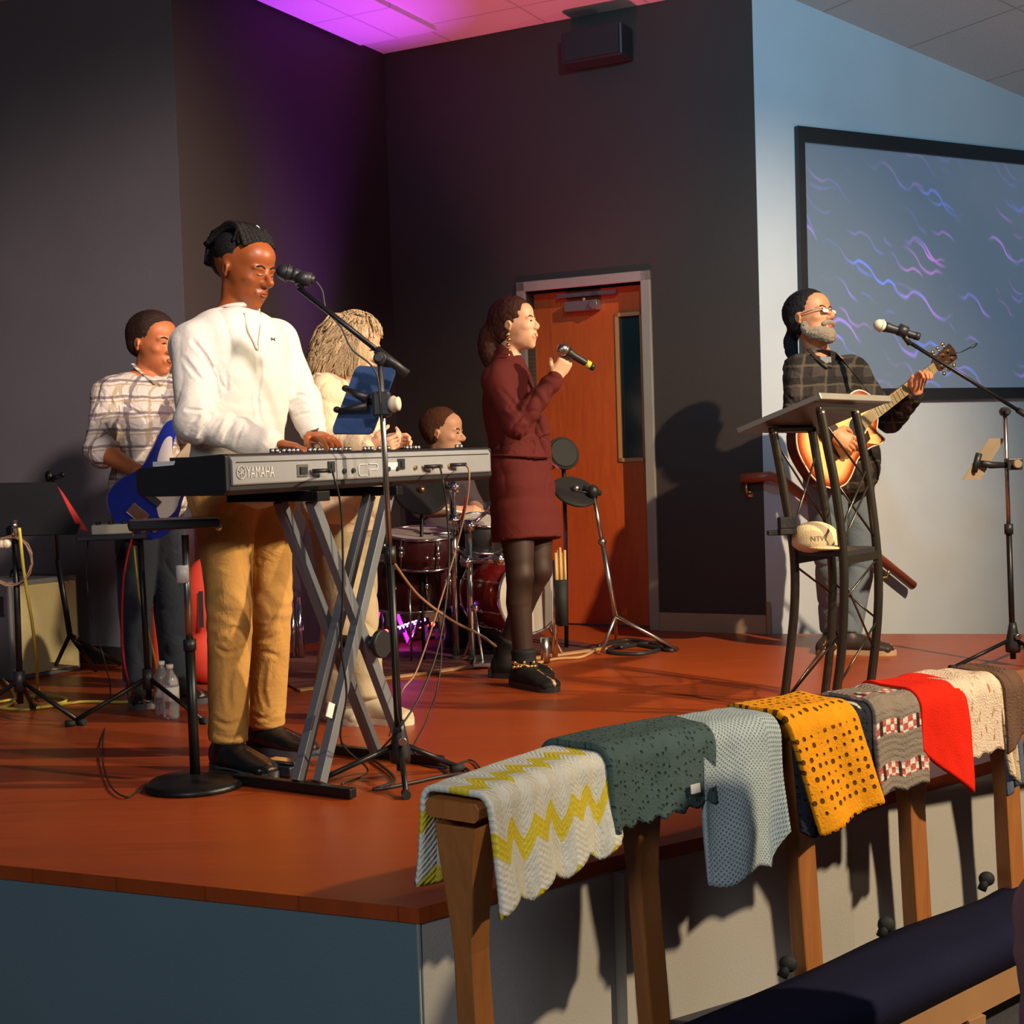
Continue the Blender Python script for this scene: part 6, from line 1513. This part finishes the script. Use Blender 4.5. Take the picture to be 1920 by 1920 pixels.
# ------------------------------------------------------------------ blankets
def knit(name, col, col2=None, bscale=160, b=.8, kind='plain', sc_=(1,1,1), var=.18):
    """UV in metres along (u) and across (v) the blanket"""
    t = NT(name); uvv = t.uv('UV'); x, y, z = t.xyz(uvv); f = t.noise(uvv, 30, 3); fuzz = t.noise(uvv, bscale, 3)
    c = t.mix(f, tuple(q*(1-var) for q in col), tuple(min(1, q*(1+var)) for q in col)); h = fuzz
    def tri(v, k): return t.math('ABSOLUTE', t.math('SUBTRACT', t.math('FRACT', t.math('MULTIPLY', v, k)), .5))
    if kind == 'chevron':
        d = t.math('ADD', y, t.math('MULTIPLY', tri(x, 1/.066), .075)); d = t.math('ADD', d, t.math('MULTIPLY', f, .006))
        w1 = t.math('ABSOLUTE', t.math('SUBTRACT', t.math('FRACT', t.math('ADD', t.math('MULTIPLY', d, 1/.135), .30)), .5))
        c = t.mix(t.step(w1, .165, .140), c, col2); h = t.math('ADD', t.math('MULTIPLY', tri(x, 1/.066), 3.0), t.math('ADD', t.math('MULTIPLY', fuzz, .5), t.math('MULTIPLY', tri(d, 1/.012), .4)))
    if kind == 'holes':
        v_ = t.voronoi(t.uv('UV', sca=(1,1,1)), 42, .25); hole = t.step(v_, .27, .19); row = t.step(tri(y, 1/.21), .05, .10)
        hole = t.math('MULTIPLY', hole, row); c = t.mix(hole, c, tuple(q*.16 for q in col)); h = t.math('SUBTRACT', t.math('MULTIPLY', fuzz, .4), t.math('MULTIPLY', hole, 1.4))
    if kind == 'waffle':
        g_ = t.math('MULTIPLY', t.math('SINE', t.math('MULTIPLY', x, 560*sc_[0])), t.math('SINE', t.math('MULTIPLY', y, 560*sc_[1]))); g2 = t.step(g_, .35, .8)
        c = t.mix(t.math('MULTIPLY', g2, .45), c, tuple(q*.30 for q in col)); h = t.math('SUBTRACT', t.math('MULTIPLY', fuzz, .4), g2)
    if kind == 'lace':
        v_ = t.voronoi(uvv, 75, .5); g2 = t.step(v_, .30, .15); c = t.mix(t.math('MULTIPLY', g2, .5), c, tuple(q*.30 for q in col)); h = t.math('SUBTRACT', t.math('MULTIPLY', fuzz, .4), g2)
    if kind == 'fairisle':
        by = t.math('FRACT', t.math('MULTIPLY', t.math('ADD', y, .018), 1/.105)); band = t.math('MULTIPLY', t.step(by, .30, .32), t.step(by, .66, .64))
        chk = t.math('MULTIPLY', t.math('SINE', t.math('MULTIPLY', x, 190)), t.math('SINE', t.math('MULTIPLY', y, 210)))
        c3 = t.mix(t.step(chk, -.1, .1), (.55,.10,.07), (.72,.68,.58)); c3 = t.mix(t.step(t.math('SINE', t.math('MULTIPLY', x, 95)), .82, .9), c3, (.04,.03,.03))
        c = t.mix(band, c, c3); h = t.math('ADD', t.math('MULTIPLY', fuzz, .8), t.math('MULTIPLY', t.math('SINE', t.math('MULTIPLY', y, 400)), .12))
    if kind == 'flecks':
        v_ = t.noise(t.uv('UV', sca=(1,.45,1)), 70, 2); c = t.mix(t.step(v_, .60, .68), c, col2)
    if kind == 'edge':
        pass
    t.bump(h, b, .006); return t.set(c, .95, spec=.15)
def blanket(name, label, px0, px1, front, backl, m, layer=0, fold=.008, nf=3, bottom=None, solid=.008, seed=0, dzp=0, skew=0, side=0, group=None, frontonly=False, cat_='blanket'):
    s0, s1 = rs(px0, -RW/2, 0), rs(px1, -RW/2, 0); L = s1-s0; rnd = random.Random(seed)
    off = .006+solid/2+layer; hw = RW/2+off; rr = .022+layer
    def path(t_):        # t_ = distance from the centre of the top towards the front (+) or the stage (-)
        a = abs(t_); sg = 1 if t_ > 0 else -1; flat = hw-rr
        if a < flat: return -sg*a, off
        a -= flat; arc = rr*math.pi/2
        if a < arc: th = a/rr; return -sg*(flat+rr*math.sin(th)), off-rr*(1-math.cos(th))
        a -= arc; return -sg*(hw+.06*a*math.sin(a*3)), off-rr-a
    tf = hw-rr+rr*math.pi/2+front; tb = hw-rr+rr*math.pi/2+backl; nu, nv = 44, 64
    def fn(u, v):
        fb = bottom(u) if bottom else 0
        t1 = tf+fb; t_ = -tb+(t1+tb)*v; b, z = path(t_); hang = max(0, (abs(t_)-hw)/.15); hang = min(hang, 1.6)
        fo = fold*hang*math.sin(u*nf*2*math.pi+seed+1.5*math.sin(seed+v*3))
        s = s0+L*(u+skew*max(0, t_)*.9/L*1.0) + side*hang*.02*(u-.5)
        wob = .004*noise.noise(V((u*4+seed, v*5, 0))); top = .010*noise.noise(V((u*3+seed*2, v*4, 3)))
        sg = -1 if t_ > 0 else 1
        p, d, n = rail(s, b+sg*(fo+wob+abs(fold)*hang*.9), z+dzp+(max(0,top) if abs(t_) < hw else 0)); return p
    mb = MB(); mb.grid(fn, nu, nv); mb.uv = [(u*L, -tb+(tf+tb)*v) for u, v in mb.uv]
    o = mb.build(name, m, None, solid=solid, org=rail((s0+s1)/2, 0, 0)[0]); return tag(o, label, cat_, group)
zig = lambda n, a: (lambda u: a*(2*abs((u*n+.25) % 1-.5)-.5)*-2)
K['b_white'] = knit('white and yellow chevron crochet', (.78,.76,.66), (.78,.62,.05), 120, .9, 'chevron')
K['b_green'] = knit('dark teal green knit', (.075,.115,.110), None, 150, 1.0, 'lace')
K['b_blue'] = knit('pale grey blue knit', (.42,.50,.52), None, 160, .9, 'waffle')
K['b_navyblue'] = knit('dark blue fleece', (.02,.05,.11), None, 200, .4)
K['b_mustard'] = knit('mustard openwork crochet', (.85,.33,.012), None, 150, 1.0, 'holes')
K['b_lace'] = knit('cream lace crochet', (.62,.57,.45), None, 150, 1.0, 'lace')
K['b_navy'] = knit('dark navy crochet', (.022,.024,.036), None, 150, .9, 'lace')
K['b_fair'] = knit('grey brown patterned knit', (.26,.21,.165), None, 180, .8, 'fairisle')
K['b_red'] = knit('bright red fleece', (.80,.020,.006), None, 220, .5, var=.12)
K['b_pink'] = knit('cream and pink bouclé', (.80,.62,.46), (.50,.22,.12), 200, .9, 'flecks')
K['b_cream'] = knit('cream crochet', (.72,.56,.36), None, 200, .9, 'lace')
K['b_brown'] = knit('brown wool', (.16,.085,.055), None, 200, .9)
K['b_grey'] = knit('slate grey cloth', (.10,.115,.17), None, 200, .4)
bz = lambda u: .035*(2*abs((u*3.4+.1) % 1-.5))-.01+.030*(1-u)
blanket('blanket', 'white blanket with yellow chevrons and pointed hem on the left end of the rail', 903, 1136, .155, .17, K['b_white'], .004, .010, 3.4, bz, .012, 1, skew=.0)
blanket('blanket', 'dark blue blanket peeking out under the green and pale blue ones', 1098, 1345, .250, .12, K['b_navyblue'], .0, .006, 2, lambda u: -.15+.16*max(0, (u-.82)/.18), .006, 2)
blanket('blanket', 'dark teal green knitted blanket with small white tag', 1120, 1322, .135, .12, K['b_green'], .014, .006, 1.5, lambda u: .006*math.sin(u*40)-.012*u, .016, 3)
g_ = [c for c in bpy.data.objects if c.get('label', '').startswith('dark teal')][0]
p_, n_ = hit(1298, 1474, bvh_of(g_), 3.0); a_, b_ = frame(V((.6,-.75,.1))); MB().box(p_+V((.004,-.022,.0)), (.028,.020,.0025), (a_, b_, V((.6,-.75,.1)).normalized())).build('care_tag', 'white', g_)
blanket('blanket', 'pale grey blue knitted blanket hanging lowest beside the mustard one', 1298, 1446, .300, .13, K['b_blue'], .016, .010, 1.3, lambda u: .010*math.sin(u*9)-.07*max(0,(u-.80)/.2)**.5-.02*u, .012, 4)
blanket('blanket', 'black and cream crochet blanket hanging out below the mustard one', 1478, 1588, .235, .10, K['b_navy'], .002, .006, 2, lambda u: -.005+.02*math.sin(u*6), .008, 5)
blanket('blanket', 'cream lace blanket edge right beside the mustard one', 1545, 1606, .200, .12, K['b_lace'], .006, .004, 1, lambda u: .012*math.sin(u*20)-.10*u, .010, 6)
blanket('blanket', 'mustard yellow crochet blanket full of small holes', 1440, 1568, .215, .15, K['b_mustard'], .020, .007, 1.2, lambda u: .03-.045*u, .016, 7, skew=.30)
blanket('blanket', 'dark navy blanket with scalloped edge under the patterned grey one', 1592, 1640, .170, .12, K['b_navy'], .006, .004, 1, lambda u: .004*math.sin(u*20), .012, 8)
blanket('blanket', 'grey brown blanket with red and cream patterned bands', 1622, 1716, .185, .13, K['b_fair'], .012, .004, 1.3, lambda u: .008-.012*abs(math.sin(u*6)), .014, 9)
blanket('blanket', 'bright red fleece blanket tapering to a point', 1702, 1786, .245, .14, K['b_red'], .020, .010, .9, lambda u: -.130*(1-u)**1.2-.01, .012, 10, skew=.04)
blanket('blanket', 'cream and pink bouclé blanket right of the red one', 1774, 1852, .155, .13, K['b_pink'], .016, .004, 1.2, lambda u: .004*math.sin(u*20)-.012*u, .016, 11)
blanket('blanket', 'narrow cream blanket edge with fringe and two hanging ends', 1850, 1869, .215, .13, K['b_cream'], .012, .004, 1, lambda u: .03*u, .012, 12, skew=.12)
blanket('blanket', 'brown wool blanket at the right end of the rail', 1862, 1898, .140, .13, K['b_brown'], .018, .004, 1, lambda u: .02-.05*u, .014, 13)
blanket('blanket', 'slate grey cloth hanging below the brown blanket', 1866, 1902, .250, .11, K['b_grey'], .004, .004, 1.5, lambda u: .02-.03*u, .006, 14)
# ------------------------------------------------------------------ person at the right edge of the frame, only a pink sleeve in view
K['pink'] = cloth('dusty pink fleece', (.20,.085,.10), 300, .4, .15)
P = thing('person', 'person in a dusty pink fleece cut off by the right frame edge', 'person', V((1.42, 2.62, HALL_Z)))
mb = MB(); mb.k = .04
bx, by = 1.32, 2.62
sp = at(1945, 1700, 2.62); kx = sp.x
mb.chain([V((kx+.26,by+.02,HALL_Z+.95)), V((kx+.25,by,HALL_Z+.45)), V((kx+.24,by,HALL_Z+.2))], [.13,.15,.17]); mb.chain([V((kx+.02,by-.02,sp.z+.0)), V((kx+.0,by-.03,sp.z-.08)), V((kx+.012,by+.02,sp.z-.26))], [.060,.052,.045])
mb.chain([V((kx+.25,by,HALL_Z+.90)), V((kx+.02,by-.02,sp.z))], [.09,.062])
mb.skin('jacket', 'pink', P, .008, 2, fold_noise(.006, 6, 2))
mb = MB(); H = Head(V((kx+.30,by+.04,HALL_Z+1.24)), V((-.45,.88,0)), .235); H.prims(mb); mb.chain([V((kx+.28,by,HALL_Z+.95)), V((kx+.30,by,HALL_Z+1.16))], [.06,.052]); mb.chain([V((kx+.24,by,HALL_Z+.2)), V((kx+.24,by+.3,HALL_Z+.25)), V((kx+.24,by+.32,HALL_Z+.04))], [.10,.07,.05]); mb.ell(V((kx+.06,by+.03,sp.z-.31)), (.035,.035,.05))
mb.skin('body', 'skin_fair', P, .006, 2)
H.face(P, 'hair_brown')
haircap(H, P, 'hair', 'hair_brown', [((0,-.12,.155),(.36,.42,.39)), ((0,-.24,-.12),(.34,.24,.36)), ((0,.01,.25),(.312,.30,.28))], .007, .004, 70, 2)
